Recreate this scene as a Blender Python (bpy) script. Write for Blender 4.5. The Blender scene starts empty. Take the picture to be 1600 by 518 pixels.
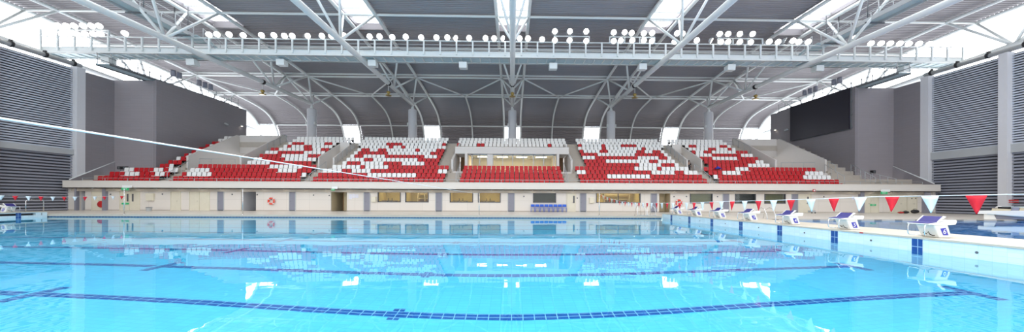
import bpy, bmesh, math, random
from mathutils import Vector, Matrix
random.seed(7)
C = bpy.context.scene.collection
PI = math.pi

# ------------------------------------------------------------------ camera
F, CX, CY = 500.0, 808.7, 311.0
EYE = Vector((0, 0, 1.34))
THETA, ROLL = 0.0174, 0.0039
CAM = Matrix.Rotation(-THETA, 4, 'Z') @ Matrix.Rotation(PI/2, 4, 'X') @ Matrix.Rotation(ROLL, 4, 'Z')
cd = bpy.data.cameras.new('camera'); cam = bpy.data.objects.new('camera', cd); C.objects.link(cam)
cam.matrix_world = Matrix.Translation(EYE) @ CAM
cd.sensor_width = 36; cd.sensor_fit = 'HORIZONTAL'; cd.lens = F/1600*36
cd.shift_x = -(CX-800)/1600; cd.shift_y = (CY-259)/1600
cd.clip_start = 0.05; cd.clip_end = 500
bpy.context.scene.camera = cam

def ray(x, y):
    return CAM.to_3x3() @ Vector(((x-CX)/F, (CY-y)/F, -1))
def atY(x, y, Y):
    d = ray(x, y); t = Y/d.y
    return EYE + d*t
def atX(x, y, X):
    d = ray(x, y); t = X/d.x
    return EYE + d*t
def wx(x, Y, y=311):
    return atY(x, y, Y).x
def wz(y, Y, x=800):
    return atY(x, y, Y).z
def proj(p):
    d = CAM.to_3x3().inverted() @ (Vector(p)-EYE)
    return CX+F*d.x/-d.z, CY-F*d.y/-d.z

# ------------------------------------------------------------------ materials
def newmat(name):
    m = bpy.data.materials.new(name); m.use_nodes = True
    return m, m.node_tree.nodes, m.node_tree.links, m.node_tree.nodes['Principled BSDF']
def plain(name, col, rough=0.5, metal=0.0, var=0.06, scale=3.0, emis=None, es=0, bump=0.0):
    m, n, l, b = newmat(name)
    b.inputs['Roughness'].default_value = rough; b.inputs['Metallic'].default_value = metal
    tc = n.new('ShaderNodeTexCoord'); nz = n.new('ShaderNodeTexNoise'); nz.inputs['Scale'].default_value = scale
    nz.inputs['Detail'].default_value = 4
    l.new(tc.outputs['Object'], nz.inputs['Vector'])
    mp = n.new('ShaderNodeMapRange'); mp.inputs['To Min'].default_value = 1-var; mp.inputs['To Max'].default_value = 1+var
    l.new(nz.outputs['Fac'], mp.inputs['Value'])
    mx = n.new('ShaderNodeMix'); mx.data_type = 'RGBA'; mx.blend_type = 'MULTIPLY'; mx.inputs['Factor'].default_value = 1
    mx.inputs['A'].default_value = (*col, 1); l.new(mp.outputs['Result'], mx.inputs['B'])
    l.new(mx.outputs['Result'], b.inputs['Base Color'])
    if emis: b.inputs['Emission Color'].default_value = (*emis, 1); b.inputs['Emission Strength'].default_value = es
    if bump:
        bp = n.new('ShaderNodeBump'); bp.inputs['Strength'].default_value = bump; bp.inputs['Distance'].default_value = .02
        l.new(nz.outputs['Fac'], bp.inputs['Height']); l.new(bp.outputs['Normal'], b.inputs['Normal'])
    return m
def tiled(name, col, mortar, bw, bh, ms, rough=0.3, plane='XY', var=0.05, off=0.0):
    m, n, l, b = newmat(name)
    tc = n.new('ShaderNodeTexCoord'); v = tc.outputs['Object']
    if plane != 'XY':
        sp = n.new('ShaderNodeSeparateXYZ'); cb = n.new('ShaderNodeCombineXYZ'); l.new(v, sp.inputs[0])
        l.new(sp.outputs[plane[0]], cb.inputs['X']); l.new(sp.outputs[plane[1]], cb.inputs['Y']); v = cb.outputs[0]
    br = n.new('ShaderNodeTexBrick'); br.offset = off; br.inputs['Scale'].default_value = 1
    br.inputs['Brick Width'].default_value = bw; br.inputs['Row Height'].default_value = bh
    br.inputs['Mortar Size'].default_value = ms; br.inputs['Mortar Smooth'].default_value = 0.2
    br.inputs['Color1'].default_value = (*[c*(1-var) for c in col], 1); br.inputs['Color2'].default_value = (*[min(1, c*(1+var)) for c in col], 1)
    br.inputs['Mortar'].default_value = (*mortar, 1)
    l.new(v, br.inputs['Vector']); l.new(br.outputs['Color'], b.inputs['Base Color'])
    b.inputs['Roughness'].default_value = rough
    return m
def glassy(name, tint, refl=0.08, rough=0.0):
    m, n, l, b = newmat(name); n.remove(b)
    out = n['Material Output']; t = n.new('ShaderNodeBsdfTransparent'); t.inputs[0].default_value = (*tint, 1)
    g = n.new('ShaderNodeBsdfGlossy'); g.inputs['Roughness'].default_value = rough
    fr = n.new('ShaderNodeFresnel'); fr.inputs['IOR'].default_value = 1.45
    mx = n.new('ShaderNodeMixShader'); l.new(fr.outputs[0], mx.inputs[0]); l.new(t.outputs[0], mx.inputs[1]); l.new(g.outputs[0], mx.inputs[2])
    l.new(mx.outputs[0], out.inputs['Surface'])
    return m
def water_mat(name, tint, bumpd):
    m, n, l, b = newmat(name); n.remove(b)
    out = n['Material Output']; g = n.new('ShaderNodeBsdfGlass'); g.inputs['IOR'].default_value = 1.333
    g.inputs['Roughness'].default_value = 0.0; g.inputs['Color'].default_value = (*tint, 1)
    tc = n.new('ShaderNodeTexCoord'); mp = n.new('ShaderNodeMapping'); mp.inputs['Scale'].default_value = (0.55, 0.9, 1)
    l.new(tc.outputs['Object'], mp.inputs['Vector'])
    nz = n.new('ShaderNodeTexNoise'); nz.inputs['Scale'].default_value = 1.6; nz.inputs['Detail'].default_value = 2.0
    l.new(mp.outputs[0], nz.inputs['Vector'])
    bp = n.new('ShaderNodeBump'); bp.inputs['Strength'].default_value = 1.0; bp.inputs['Distance'].default_value = bumpd
    l.new(nz.outputs['Fac'], bp.inputs['Height']); l.new(bp.outputs['Normal'], g.inputs['Normal'])
    l.new(g.outputs[0], out.inputs['Surface'])
    return m
def translucent(name, col, tfac=0.75):
    m, n, l, b = newmat(name); n.remove(b)
    out = n['Material Output']; t = n.new('ShaderNodeBsdfTransparent'); t.inputs[0].default_value = (*col, 1)
    d = n.new('ShaderNodeBsdfTranslucent'); d.inputs[0].default_value = (*col, 1)
    mx = n.new('ShaderNodeMixShader'); mx.inputs[0].default_value = 1-tfac
    l.new(t.outputs[0], mx.inputs[1]); l.new(d.outputs[0], mx.inputs[2]); l.new(mx.outputs[0], out.inputs['Surface'])
    return m
def glow(name, col, s):
    m, n, l, b = newmat(name)
    b.inputs['Base Color'].default_value = (*col, 1); b.inputs['Emission Color'].default_value = (*col, 1); b.inputs['Emission Strength'].default_value = s
    return m

M = dict(
    deck=tiled('deck tile', (.72, .66, .58), (.60, .55, .48), .6, .6, .012, .35),
    coping=plain('pool coping', (.55, .50, .41), .4),
    pooltile=tiled('pale blue pool tile', (.10, .61, .91), (.07, .51, .82), .25, .125, .006, .3),
    poolwall=tiled('pool wall tile', (.70, .83, .86), (.58, .74, .79), .25, .125, .005, .3, 'YZ'),
    navytile=tiled('navy lane tile', (.0, .095, .38), (.25, .60, .85), .25, .125, .010, .3),
    navywall=tiled('navy wall tile', (.01, .07, .28), (.30, .45, .6), .25, .25, .012, .3, 'YZ'),
    navyband=tiled('navy band tile', (.02, .10, .25), (.35, .45, .5), .25, .25, .012, .3, 'XZ'),
    divetile=tiled('deep blue diving pool tile', (.04, .36, .80), (.06, .4, .75), .25, .125, .006, .3),
    cream=tiled('cream wall panel', (.74, .69, .63), (.58, .54, .48), 2.4, 1.2, .012, .5, 'XZ', .02),
    creamdoor=plain('cream painted door', (.72, .67, .54), .45),
    greydoor=plain('grey painted door', (.26, .26, .31), .5),
    fascia=plain('off white fascia', (.72, .68, .62), .5, var=.03, scale=.6),
    whitewall=plain('off white plaster', (.66, .62, .58), .6, var=.03, scale=.8),
    greywall=tiled('grey acoustic panel', (.29, .265, .28), (.25, .23, .24), 1.2, .3, .006, .7, 'XZ', .02),  # lit copy of the panel, lightened for return walls that face the light
    greywalls=tiled('grey acoustic panel side', (.25, .23, .245), (.21, .195, .205), 1.2, .3, .006, .7, 'YZ', .02),  # same panel in the darker tone, for side walls that get less light
    concrete=plain('concrete tread', (.47, .42, .36), .8, var=.10, scale=2.0),
    dark=plain('dark recess', (.10, .09, .085), .8),
    skin=plain('grey roof deck', (.30, .28, .29), .5, .2, var=.08, scale=.25),
    steel=plain('pale painted steel', (.74, .77, .76), .4, var=.03),
    steelg=plain('grey painted steel', (.45, .47, .48), .45, var=.04),
    darksteel=plain('dark steel', (.12, .13, .14), .5),
    chrome=plain('stainless steel', (.75, .75, .74), .18, 1.0, .02),
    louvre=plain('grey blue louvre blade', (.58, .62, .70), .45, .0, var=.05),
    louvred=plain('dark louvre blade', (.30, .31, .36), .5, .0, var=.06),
    backing=plain('dark louvre backing', (.07, .075, .09), .7),
    column=plain('painted column', (.68, .68, .70), .5, var=.03),
    grating=plain('pale grating', (.50, .62, .65), .5),
    redseat=plain('red seat plastic', (.52, .006, .012), .5, var=.05),
    whiteseat=plain('white seat plastic', (.86, .85, .82), .35, var=.03),
    seatblack=plain('black seat bracket', (.03, .03, .03), .5),
    lens=glow('lit floodlight lens', (1.0, .96, .90), 12.0),
    downlens=glow('lit downlight lens', (1.0, .93, .82), 25.0),
    lamp=glow('lit lamp', (1.0, .88, .70), 6.0),
    roomlamp=glow('lit room lamp', (1.0, .90, .68), 8.0),
    viplamp=glow('lit lounge lamp', (1.0, .92, .75), 14.0),
    housing=plain('lamp housing', (.62, .63, .63), .4),
    brass=plain('brass bell', (.45, .32, .10), .3, .8),
    glass=glassy('window glass', (.86, .88, .84)),
    sky=translucent('translucent roof panel', (.97, .98, 1.0), .8),
    frame=plain('dark window frame', (.10, .10, .11), .5),
    room=plain('ochre room wall', (.60, .46, .16), .7, var=.1, scale=1.0),
    roomgreen=plain('olive blind', (.34, .32, .17), .7, var=.05),
    roomgrey=plain('grey blind', (.12, .12, .12), .7),
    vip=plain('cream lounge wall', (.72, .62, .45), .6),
    redflag=plain('red pennant cloth', (.80, .015, .03), .6, var=.04),
    whiteflag=plain('white pennant cloth', (.85, .88, .88), .6, var=.03),
    rope=plain('white rope', (.82, .84, .84), .5),
    blockwhite=plain('white fibreglass', (.80, .80, .76), .25, var=.02),
    blockblue=plain('purple blue grit', (.02, .017, .16), .6, var=.12, scale=60),
    numblue=plain('blue number plate', (.03, .03, .42), .35),
    white=plain('white paint', (.85, .85, .84), .4),
    black=plain('black rubber', (.015, .015, .018), .5),
    screen=plain('dark display screen', (.010, .008, .018), .35, var=.1),
    orange=plain('orange lifebuoy', (.75, .07, .03), .45),
    chairblue=plain('blue chair plastic', (.02, .12, .62), .35),
    green=glow('green exit sign', (.02, .32, .12), .35),
    signwhite=plain('white sign', (.85, .86, .84), .4),
    red=plain('red paint', (.55, .02, .02), .4),
    paper=plain('paper notice', (.74, .74, .82), .7, var=.12, scale=12),
    brown=plain('brown timber', (.28, .16, .07), .5),
    beige=plain('beige mat', (.62, .52, .34), .7),
    plinth=plain('pale blue plinth', (.48, .58, .62), .4),
    skintone=plain('skin', (.45, .27, .19), .5),
    darkcloth=plain('dark clothing', (.03, .03, .035), .8),
    bluecloth=plain('blue jacket cloth', (.03, .04, .35), .8),
)

# building scaled up about the camera position; the height offset belongs to that
CAM_SCALED = False
CAM_SCALE, CAM_SCALE_DZ = 1.145, -0.1943
def cv(p):
    p = Vector(p)
    return Vector((p.x*CAM_SCALE, p.y*CAM_SCALE, p.z*CAM_SCALE+CAM_SCALE_DZ)) if CAM_SCALED else p
# ------------------------------------------------------------------ mesh builder
class MB:
    def __init__(s): s.v = []; s.f = []; s.mi = []; s.m = 0; s.sm = []; s.smooth = False
    def add(s, vs, fs):
        o = len(s.v); s.v += [tuple(p) for p in vs]
        for f in fs: s.f.append(tuple(o+i for i in f)); s.mi.append(s.m); s.sm.append(s.smooth)
        return s
    def box(s, x0, x1, y0, y1, z0, z1):
        return s.add([(x, y, z) for z in (z0, z1) for y in (y0, y1) for x in (x0, x1)],
                     [(0, 2, 3, 1), (4, 5, 7, 6), (0, 1, 5, 4), (2, 6, 7, 3), (0, 4, 6, 2), (1, 3, 7, 5)])
    def obox(s, c, ax, ay, az):   # centre and three half axes
        c, ax, ay, az = map(Vector, (c, ax, ay, az))
        return s.add([c+ax*i+ay*j+az*k for k in (-1, 1) for j in (-1, 1) for i in (-1, 1)],
                     [(0, 2, 3, 1), (4, 5, 7, 6), (0, 1, 5, 4), (2, 6, 7, 3), (0, 4, 6, 2), (1, 3, 7, 5)])
    def prism(s, poly, axis, a0, a1):   # polygon in the two other axes (cyclic order xyz)
        def P(u, w, a): return {'x': (a, u, w), 'y': (u, a, w), 'z': (u, w, a)}[axis]
        n = len(poly)
        vs = [P(u, w, a0) for u, w in poly]+[P(u, w, a1) for u, w in poly]
        fs = [tuple(range(n))[::-1], tuple(range(n, 2*n))]+[(i, (i+1) % n, n+(i+1) % n, n+i) for i in range(n)]
        return s.add(vs, fs)
    def tube(s, pts, r, n=8, caps=True, closed=False):
        pts = [Vector(p) for p in pts]; k = len(pts); rs = r if isinstance(r, (list, tuple)) else [r]*k
        rings = []; up = None
        for i, p in enumerate(pts):
            if closed: t = pts[(i+1) % k]-pts[i-1]
            else: t = pts[min(i+1, k-1)]-pts[max(i-1, 0)]
            t.normalize()
            if up is None:
                up = Vector((0, 0, 1)) if abs(t.z) < .9 else Vector((1, 0, 0))
            a = t.cross(up); a.normalize(); b = a.cross(t); b.normalize(); up = b
            rings.append([p+(a*math.cos(2*PI*j/n)+b*math.sin(2*PI*j/n))*rs[i] for j in range(n)])
        vs = [q for rg in rings for q in rg]; fs = []
        for i in range(k if closed else k-1):
            for j in range(n):
                fs.append((i*n+j, i*n+(j+1) % n, ((i+1) % k)*n+(j+1) % n, ((i+1) % k)*n+j))
        sm = s.smooth; s.smooth = True; s.add(vs, fs); s.smooth = sm
        if caps and not closed:
            o = len(s.v)-len(vs)
            s.f.append(tuple(o+j for j in range(n))[::-1]); s.mi.append(s.m); s.sm.append(False)
            s.f.append(tuple(o+(k-1)*n+j for j in range(n))); s.mi.append(s.m); s.sm.append(False)
        return s
    def lathe(s, prof, c, axis, n=16):   # prof (r, h) along axis from c
        axis = Vector(axis).normalized(); c = Vector(c)
        up = Vector((0, 0, 1)) if abs(axis.z) < .9 else Vector((1, 0, 0))
        a = axis.cross(up).normalized(); b = a.cross(axis)
        vs = [c+axis*h+(a*math.cos(2*PI*j/n)+b*math.sin(2*PI*j/n))*r for r, h in prof for j in range(n)]
        fs = [(i*n+j, i*n+(j+1) % n, (i+1)*n+(j+1) % n, (i+1)*n+j) for i in range(len(prof)-1) for j in range(n)]
        sm = s.smooth; s.smooth = True; s.add(vs, fs); s.smooth = sm
        return s
    def disc(s, c, axis, r, n=16):
        axis = Vector(axis).normalized(); c = Vector(c)
        up = Vector((0, 0, 1)) if abs(axis.z) < .9 else Vector((1, 0, 0))
        a = axis.cross(up).normalized(); b = a.cross(axis)
        return s.add([c+(a*math.cos(2*PI*j/n)+b*math.sin(2*PI*j/n))*r for j in range(n)], [tuple(range(n))])
    def build(s, name, mats, parent=None, loc=None, local=False):
        me = bpy.data.meshes.new(name)
        off = cv(loc) if loc is not None else Vector((0, 0, 0)); q = parent
        base = Vector((0, 0, 0))
        while q is not None: base += q.location; q = q.parent
        off = off+base if loc is None else off
        k = CAM_SCALE if CAM_SCALED else 1
        me.from_pydata([tuple(Vector(p)*k) if local else tuple(cv(p)-off) for p in s.v], [], s.f)
        for m in (mats if isinstance(mats, (list, tuple)) else [mats]): me.materials.append(M[m] if isinstance(m, str) else m)
        me.polygons.foreach_set('material_index', s.mi); me.polygons.foreach_set('use_smooth', s.sm)
        bm = bmesh.new(); bm.from_mesh(me); bmesh.ops.recalc_face_normals(bm, faces=bm.faces); bm.to_mesh(me); bm.free()
        me.update()
        o = bpy.data.objects.new(name, me); C.objects.link(o)
        if loc is not None: o.location = off-base
        if parent is not None:
            o.parent = parent
        return o
USED = {}
def tag(o, label=None, cat=None, group=None, kind=None):
    if label:
        o['label'] = label; USED[label] = USED.get(label, 0)+1
    if cat: o['category'] = cat
    if group: o['group'] = group
    if kind: o['kind'] = kind
    return o
def empty(name, loc=(0, 0, 0), rz=0, label=None, cat=None, group=None, kind=None):
    o = bpy.data.objects.new(name, None); C.objects.link(o); o.location = cv(loc); o.rotation_euler.z = rz
    o.empty_display_size = .1
    return tag(o, label, cat, group, kind)
def struct(o, label=None): o['kind'] = 'structure'; return tag(o, label)
def copy_tree(o, parent=None):
    c = o.copy(); C.objects.link(c); c.parent = parent
    for ch in [x for x in o.children]: copy_tree(ch, c)
    return c
ORD = ['first', 'second', 'third', 'fourth', 'fifth', 'sixth', 'seventh', 'eighth', 'ninth', 'tenth', 'eleventh', 'twelfth', 'thirteenth', 'fourteenth',
       'fifteenth', 'sixteenth', 'seventeenth', 'eighteenth', 'nineteenth', 'twentieth']
def ordw(i):
    if i < 20: return ORD[i]
    tens = {2: 'twenty', 3: 'thirty', 4: 'forty', 5: 'fifty'}
    t, u = divmod(i+1, 10)
    if u == 0: return {3: 'thirtieth', 4: 'fortieth', 5: 'fiftieth'}[t]
    return tens[t]+'-'+ORD[u-1]
# ------------------------------------------------------------------ pools, decks
WZ = -0.20
XR, XL = 12.31, -36.8          # end walls of the racing pool
YF, YN = 26.1, 0.55            # far / near pool edge
FZ = -3.05
BT = 0.24                      # bulkhead top
LANES = [9.52+2.5*k for k in range(-3, 7)]     # lane centre lines, nearest first

b = MB()
b.m = 0; b.box(XL-3, XR+.01, YN-.3, YF+.3, FZ-.2, FZ)
b.m = 1
for Y in LANES:                # sunk floor lines with cross marks
    for x0, x1 in ((XL+2, XR-22.75), (XR-22.5, XR-2)):
        b.box(x0, x1, Y-.125, Y+.125, FZ, FZ+.006)
    for xc in (XR-2, XR-22.5, XL+2):
        b.box(xc-.125, xc+.125, Y-.5, Y+.5, FZ, FZ+.007)
    b.box(XR-14.945, XR-14.695, Y-.25, Y+.25, FZ, FZ+.007)
b.m = 2
b.box(XL-3, XR, YF, YF+.3, FZ, -.16); b.box(XL-3, XR, YN-.3, YN, FZ, -.02)
struct(b.build('pool_basin', ['pooltile', 'navytile', 'poolwall']), 'pale cyan tiled racing pool basin with dark blue lane lines on its floor')
b = MB(); b.box(XL-3, XR, YF-.004, YF, -.30, -.135)
struct(b.build('trim_1', 'navyband'))
b = MB(); b.add([(XL-2.4, YN, WZ), (XR, YN, WZ), (XR, YF, WZ), (XL-2.4, YF, WZ)], [(0, 1, 2, 3)])
w = b.build('pool_water', water_mat('racing pool water', (.90, .985, 1.0), .0032)); tag(w, 'clear light blue water filling the racing pool', 'water', kind='stuff')

# decks (top at z = 0)
b = MB()
b.m = 0
b.box(-47.5, 47.5, YF+.35, 37.2, -.4, 0)            # far deck below the stand
b.box(-47.5, XL-2.5, 0, YF+.35, -.4, 0)         # left deck
b.box(40.5, 47.5, 0, YF+.35, -.4, 0)            # right deck
b.box(14.9, 40.5, 23.0, YF+.35, -.4, 0)
b.m = 1
b.box(XL-2.5, XR, YF-.06, YF+.35, -.135, .012)
b.box(14.9, 40.5, 22.5, 23.0, -.30, .01)
b.box(40.0, 40.5, 1, 23.0, -.30, .01)
struct(b.build('floor', ['deck', 'coping']))
# drain slots along the diving pool edge
# diving pool
b = MB(); b.m = 0
b.box(14.6, 40.3, 1, 22.8, -5.2, -5.0); b.box(14.7, 40.3, 22.5, 22.7, -5, -.2); b.box(40.1, 40.3, 1, 22.7, -5, -.2); b.box(14.6, 40.3, .8, 1, -5, -.2)
struct(b.build('diving_pool_basin', ['divetile']), 'deep blue tiled diving pool basin beyond the white bulkhead')
b = MB(); b.add([(14.75, 1, -.1), (40.1, 1, -.1), (40.1, 22.55, -.1), (14.75, 22.55, -.1)], [(0, 1, 2, 3)])
w = b.build('diving_pool_water', water_mat('diving pool water', (.85, .95, 1.0), .004)); tag(w, 'dark blue water of the diving pool behind the starting blocks', 'water', kind='stuff')
b = MB()
for i in range(16):
    x = 15.5+i*1.5; b.box(x, x+.5, 22.46, 22.5, -.06, -.02)
struct(b.build('trim_2', 'dark'))

# right bulkhead
t = empty('pool_bulkhead', (XR+1.25, 13, FZ), label='cream topped bulkhead wall with pale blue tiles carrying blocks 0 to 6', cat='bulkhead')
b = MB(); b.box(XR+.02, XR+2.45, YN, 26.05, FZ, BT-.05); b.build('body', 'poolwall', t)
b = MB(); b.box(XR, XR+2.5, YN, 26.08, BT-.055, BT); b.build('coping', 'coping', t)
for Y in LANES: b = MB(); b.box(XR+.008, XR+.02, Y-.125, Y+.125, -.95, BT-.056); b.build('lane_marker', 'navywall', t)
for Y in LANES: b = MB(); b.disc((XR+.012, Y-1.25, -.02), (-1, 0, 0), .035, 12); b.build('eyelet', 'darksteel', t)
b = MB(); b.box(XR-.004, XR+.01, 11.0, 11.12, BT-.05, BT-.01); b.build('red_marker', 'red', t)
# left bulkhead with its dark slot
t = empty('pool_bulkhead', (XL-1.25, 20, FZ), label='white bulkhead with a long black slot at the far left end', cat='bulkhead')
b = MB(); b.box(XL-2.45, XL-.02, 8, 25.4, FZ, -.03); b.box(XL-2.45, XL-.25, 8, 25.4, -.03, .14); b.box(XL-2.45, XL-.02, 25.4, 26.0, FZ, BT-.05)
b.box(XL-2.45, XL-.02, 8, 25.4, .14, BT-.05)
b.build('body', 'poolwall', t)
b = MB(); b.box(XL-2.5, XL, 8, 26.02, BT-.055, BT); b.build('coping', 'coping', t)
b = MB(); b.box(XL-.26, XL-.20, 8, 25.36, -.029, .139); b.build('slot', 'black', t)
for Y in LANES[5:]: b = MB(); b.box(XL-.02, XL-.005, Y-.125, Y+.125, -.95, BT-.056); b.build('lane_marker', 'navywall', t)
b = MB()
for z in (0.0, .1): b.disc((XL-.015, 25.7, z), (1, 0, 0), .035, 12)
b.build('eyelet', 'darksteel', t)

# ------------------------------------------------------------------ starting blocks (profile in x = away from the pool, y across)
def text_mesh(txt, size, name):
    cu = bpy.data.curves.new(name, 'FONT'); cu.body = txt; cu.size = size; cu.extrude = .002; cu.align_x = 'CENTER'; cu.align_y = 'CENTER'
    o = bpy.data.objects.new(name, cu); C.objects.link(o)
    dg = bpy.context.evaluated_depsgraph_get(); me = bpy.data.meshes.new_from_object(o.evaluated_get(dg)); me.name = name
    bpy.data.objects.remove(o); bpy.data.curves.remove(cu)
    return me
def bevel(o, w=.012, seg=2):
    m = o.modifiers.new('bevel', 'BEVEL'); m.width = w; m.segments = seg; m.limit_method = 'ANGLE'; return o
def starting_block(Y, num, label, X0, mirror=False):
    t = empty('starting_block', (X0, Y, BT), PI if mirror else 0)
    tag(t, label, 'starting block', 'starting blocks along the bulkhead')
    q = empty('tmp');  hw = .25
    def part(name, mb, mat, bev=.012, par=None):
        o = mb.build(name, mat); o.parent = par or t
        if bev: bevel(o, bev)
        return o
    # leaning pedestal
    b = MB()
    b.prism([(.40, 0), (.78, 0), (.66, .38), (.62, .46), (.22, .38), (.28, .27)], 'y', -.22, .22); ped = part('pedestal', b, 'blockwhite', .03)
    # platform, rising to the back, with side cheeks
    b = MB(); b.prism([(.0, .395), (.0, .425), (.86, .535), (.88, .50), (.84, .40), (.62, .385), (.30, .38)], 'y', -.26, .26); part('platform', b, 'blockwhite', .02)
    b = MB(); b.prism([(.01, .428), (.01, .440), (.36, .485), (.36, .472)], 'y', -.24, .24); part('tread_mat', b, 'blockblue', .004)
    # inclined kick plate with white flanges
    b = MB(); b.prism([(.30, .477), (.33, .477), (.52, .625), (.49, .640)], 'y', -.225, .225); kp = part('kick_plate', b, 'blockblue', .004)
    for y in (-.25, .225):
        b = MB(); b.prism([(.29, .47), (.36, .48), (.56, .635), (.49, .655)], 'y', y, y+.025); o = b.build('flange', 'blockwhite'); o.parent = kp
    b = MB(); b.prism([(.50, .53), (.54, .53), (.53, .62), (.50, .62)], 'y', -.2, .2); o = b.build('strut', 'darksteel'); o.parent = kp
    # grip rail
    b = MB()
    pts = [(.10, -.20, .40), (-.02, -.20, .37), (-.04, -.20, .30), (-.04, -.20, .13), (-.02, -.20, .08), (.02, -.20, .06), (.05, 0, .06), (.02, .20, .06), (-.02, .20, .08), (-.04, .20, .13), (-.04, .20, .30), (-.02, .20, .37), (.10, .20, .40)]
    b.tube(pts, .013, 8); part('grip_rail', b, 'chrome', 0)
    # number plates on both cheeks
    for sgn in (-1, 1):
        y = sgn*.223
        b = MB(); b.prism([(.50, .08), (.66, .08), (.57, .30), (.41, .28)], 'y', min(y, y+sgn*.004), max(y, y+sgn*.004))
        pl = part('number_plate', b, 'numblue', 0)
        n = bpy.data.objects.new('numeral', text_mesh(num, .20, 'numeral')); C.objects.link(n); n.data.materials.append(M['white'])
        n.parent = pl
        n.location = (.535, y+sgn*.007, .185); n.rotation_euler = (PI/2, 0, 0 if sgn < 0 else PI)
    # swoosh mark on the front of the pedestal
    b = MB()
    def fr(u, v): return (.28+(.40-.28)*(1-v)*1.0-.004, u, .27*v)
    b.tube([fr(.02, .50), fr(-.02, .66), fr(-.02, .40), fr(-.06, .30)], .007, 6)
    b.tube([fr(.12, .52), fr(.06, .42), fr(.05, .34)], .012, 6); b.tube([fr(-.02, .34), fr(-.08, .22), fr(-.13, .24)], .012, 6)
    part('maker_mark', b, 'black', 0, ped)
    bpy.data.objects.remove(q)
    return t
NAMES = {6: 'nearest white starting block, numbered 6, beside the diving pool', 5: 'white starting block numbered 5, next behind block 6',
         4: 'white starting block numbered 4, between blocks 5 and 3', 3: 'white starting block numbered 3, between blocks 4 and 2',
         2: 'white starting block numbered 2, between blocks 3 and 1', 1: 'white starting block numbered 1, in front of the lifebuoy end', 0: 'farthest white starting block on the bulkhead, overlapping the lifebuoy'}
for k in range(7):
    starting_block(LANES[3+k], str(6-k), NAMES[6-k], XR+.02)
starting_block(LANES[9]-.15, '0', 'white starting block with blue top on the far left bulkhead', XL-.02, True)

# ------------------------------------------------------------------ pennant strings and ropes
def pole(X, Y, h, label):
    t = empty('pool_pole', (X, Y, 0), label=label, cat='pole', group='thin poles on the far pool edge')
    b = MB(); b.tube([(X, Y, .0), (X, Y, h)], .028, 8); b.build('shaft', 'chrome', t)
    b = MB(); b.lathe([(.07, .012), (.07, .03), (.035, .06)], (X, Y, 0), (0, 0, 1), 12); b.disc((X, Y, .012), (0, 0, 1), .07); b.build('base_flange', 'chrome', t)
    b = MB(); b.lathe([(.0, .05), (.035, .04), (.045, 0), (.0, -.02)], (X, Y, h), (0, 0, 1), 10); b.build('cap', 'white', t)
    return t
XP, XPL = 7.20, -31.2
YP = YF+.2
pole(XP, YP, 1.86, 'thin pole on far pool edge where the right pennant string ends')
pole(XPL, YP, 2.0, 'thin pole on far pool edge where the left pennant string ends')
pole(XR-15, YP, 1.75, 'thin pole on far pool edge holding the long white rope')
pole(XL+15, YP, 2.05, 'thin pole on far pool edge in front of the dark doorway recess')
def pennants(X, ys, zf, label, w, h, first_red, step):
    t = empty('pennant_string', (X, ys[-1], zf(ys[-1])), label=label, cat='pennants')
    b = MB(); b.tube([(X, y, zf(y)) for y in [YP]+[YP-1*i for i in range(1, int(YP-ys[0])+2)]], .006, 5); b.build('line', 'rope', t)
    for i, y in enumerate(ys):
        b = MB(); z = zf(y); sw = .02*math.sin(i*1.7)
        n = 5; vs = []
        for r in range(n+1):
            f = r/n; hw = w/2*(1-f)+.006
            for c in (-1, 0, 1):
                vs.append((X+sw*f+.012*math.sin(2.2*f+i)*f+(.006 if c == 0 else 0), y+c*hw, z-.005-h*f))
        fs = [(r*3+c, r*3+c+1, r*3+c+4, r*3+c+3) for r in range(n) for c in (0, 1)]
        b.smooth = True; b.add(vs, fs)
        red = (i % 2 == 0) == first_red
        o = b.build('pennant', 'redflag' if red else 'whiteflag', t); o['label'] = 'red pennant' if red else 'white pennant'
        m = o.modifiers.new('thick', 'SOLIDIFY'); m.thickness = .003
    return t
def zr(y):        # right string: sags between the poles
    pts = [(1.0, 1.50), (4.97, 1.43), (6.1, 1.425), (7.3, 1.38), (8.5, 1.345), (10.5, 1.30), (14, 1.20), (18, 1.16), (21, 1.22), (24, 1.50), (YP, 1.80)]
    for (a, za), (c, zc) in zip(pts, pts[1:]):
        if y <= c: return za+(zc-za)*(y-a)/(c-a)
    return pts[-1][1]
pennants(XP, [4.84+.549*i for i in range(39)], zr, 'string of red and white pennants across the right end of the pool', .225, .29, True, 1)
def zl(y): return 1.40+.0075*(y-22.8)**2
pennants(XPL, [20.1+.549*i-1.647 for i in range(15)], zl, 'string of red and white pennants across the left end of the pool', .235, .29, True, 1)
b = MB(); XS = XR-15
b.tube([(XS, -2+i*(YP+2)/24, 1.755-.00*(i)) for i in range(25)], .0065, 6)
tag(b.build('false_start_rope', 'rope'), 'long white rope stretched across the pool from a far edge pole to the upper left', 'rope')

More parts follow.
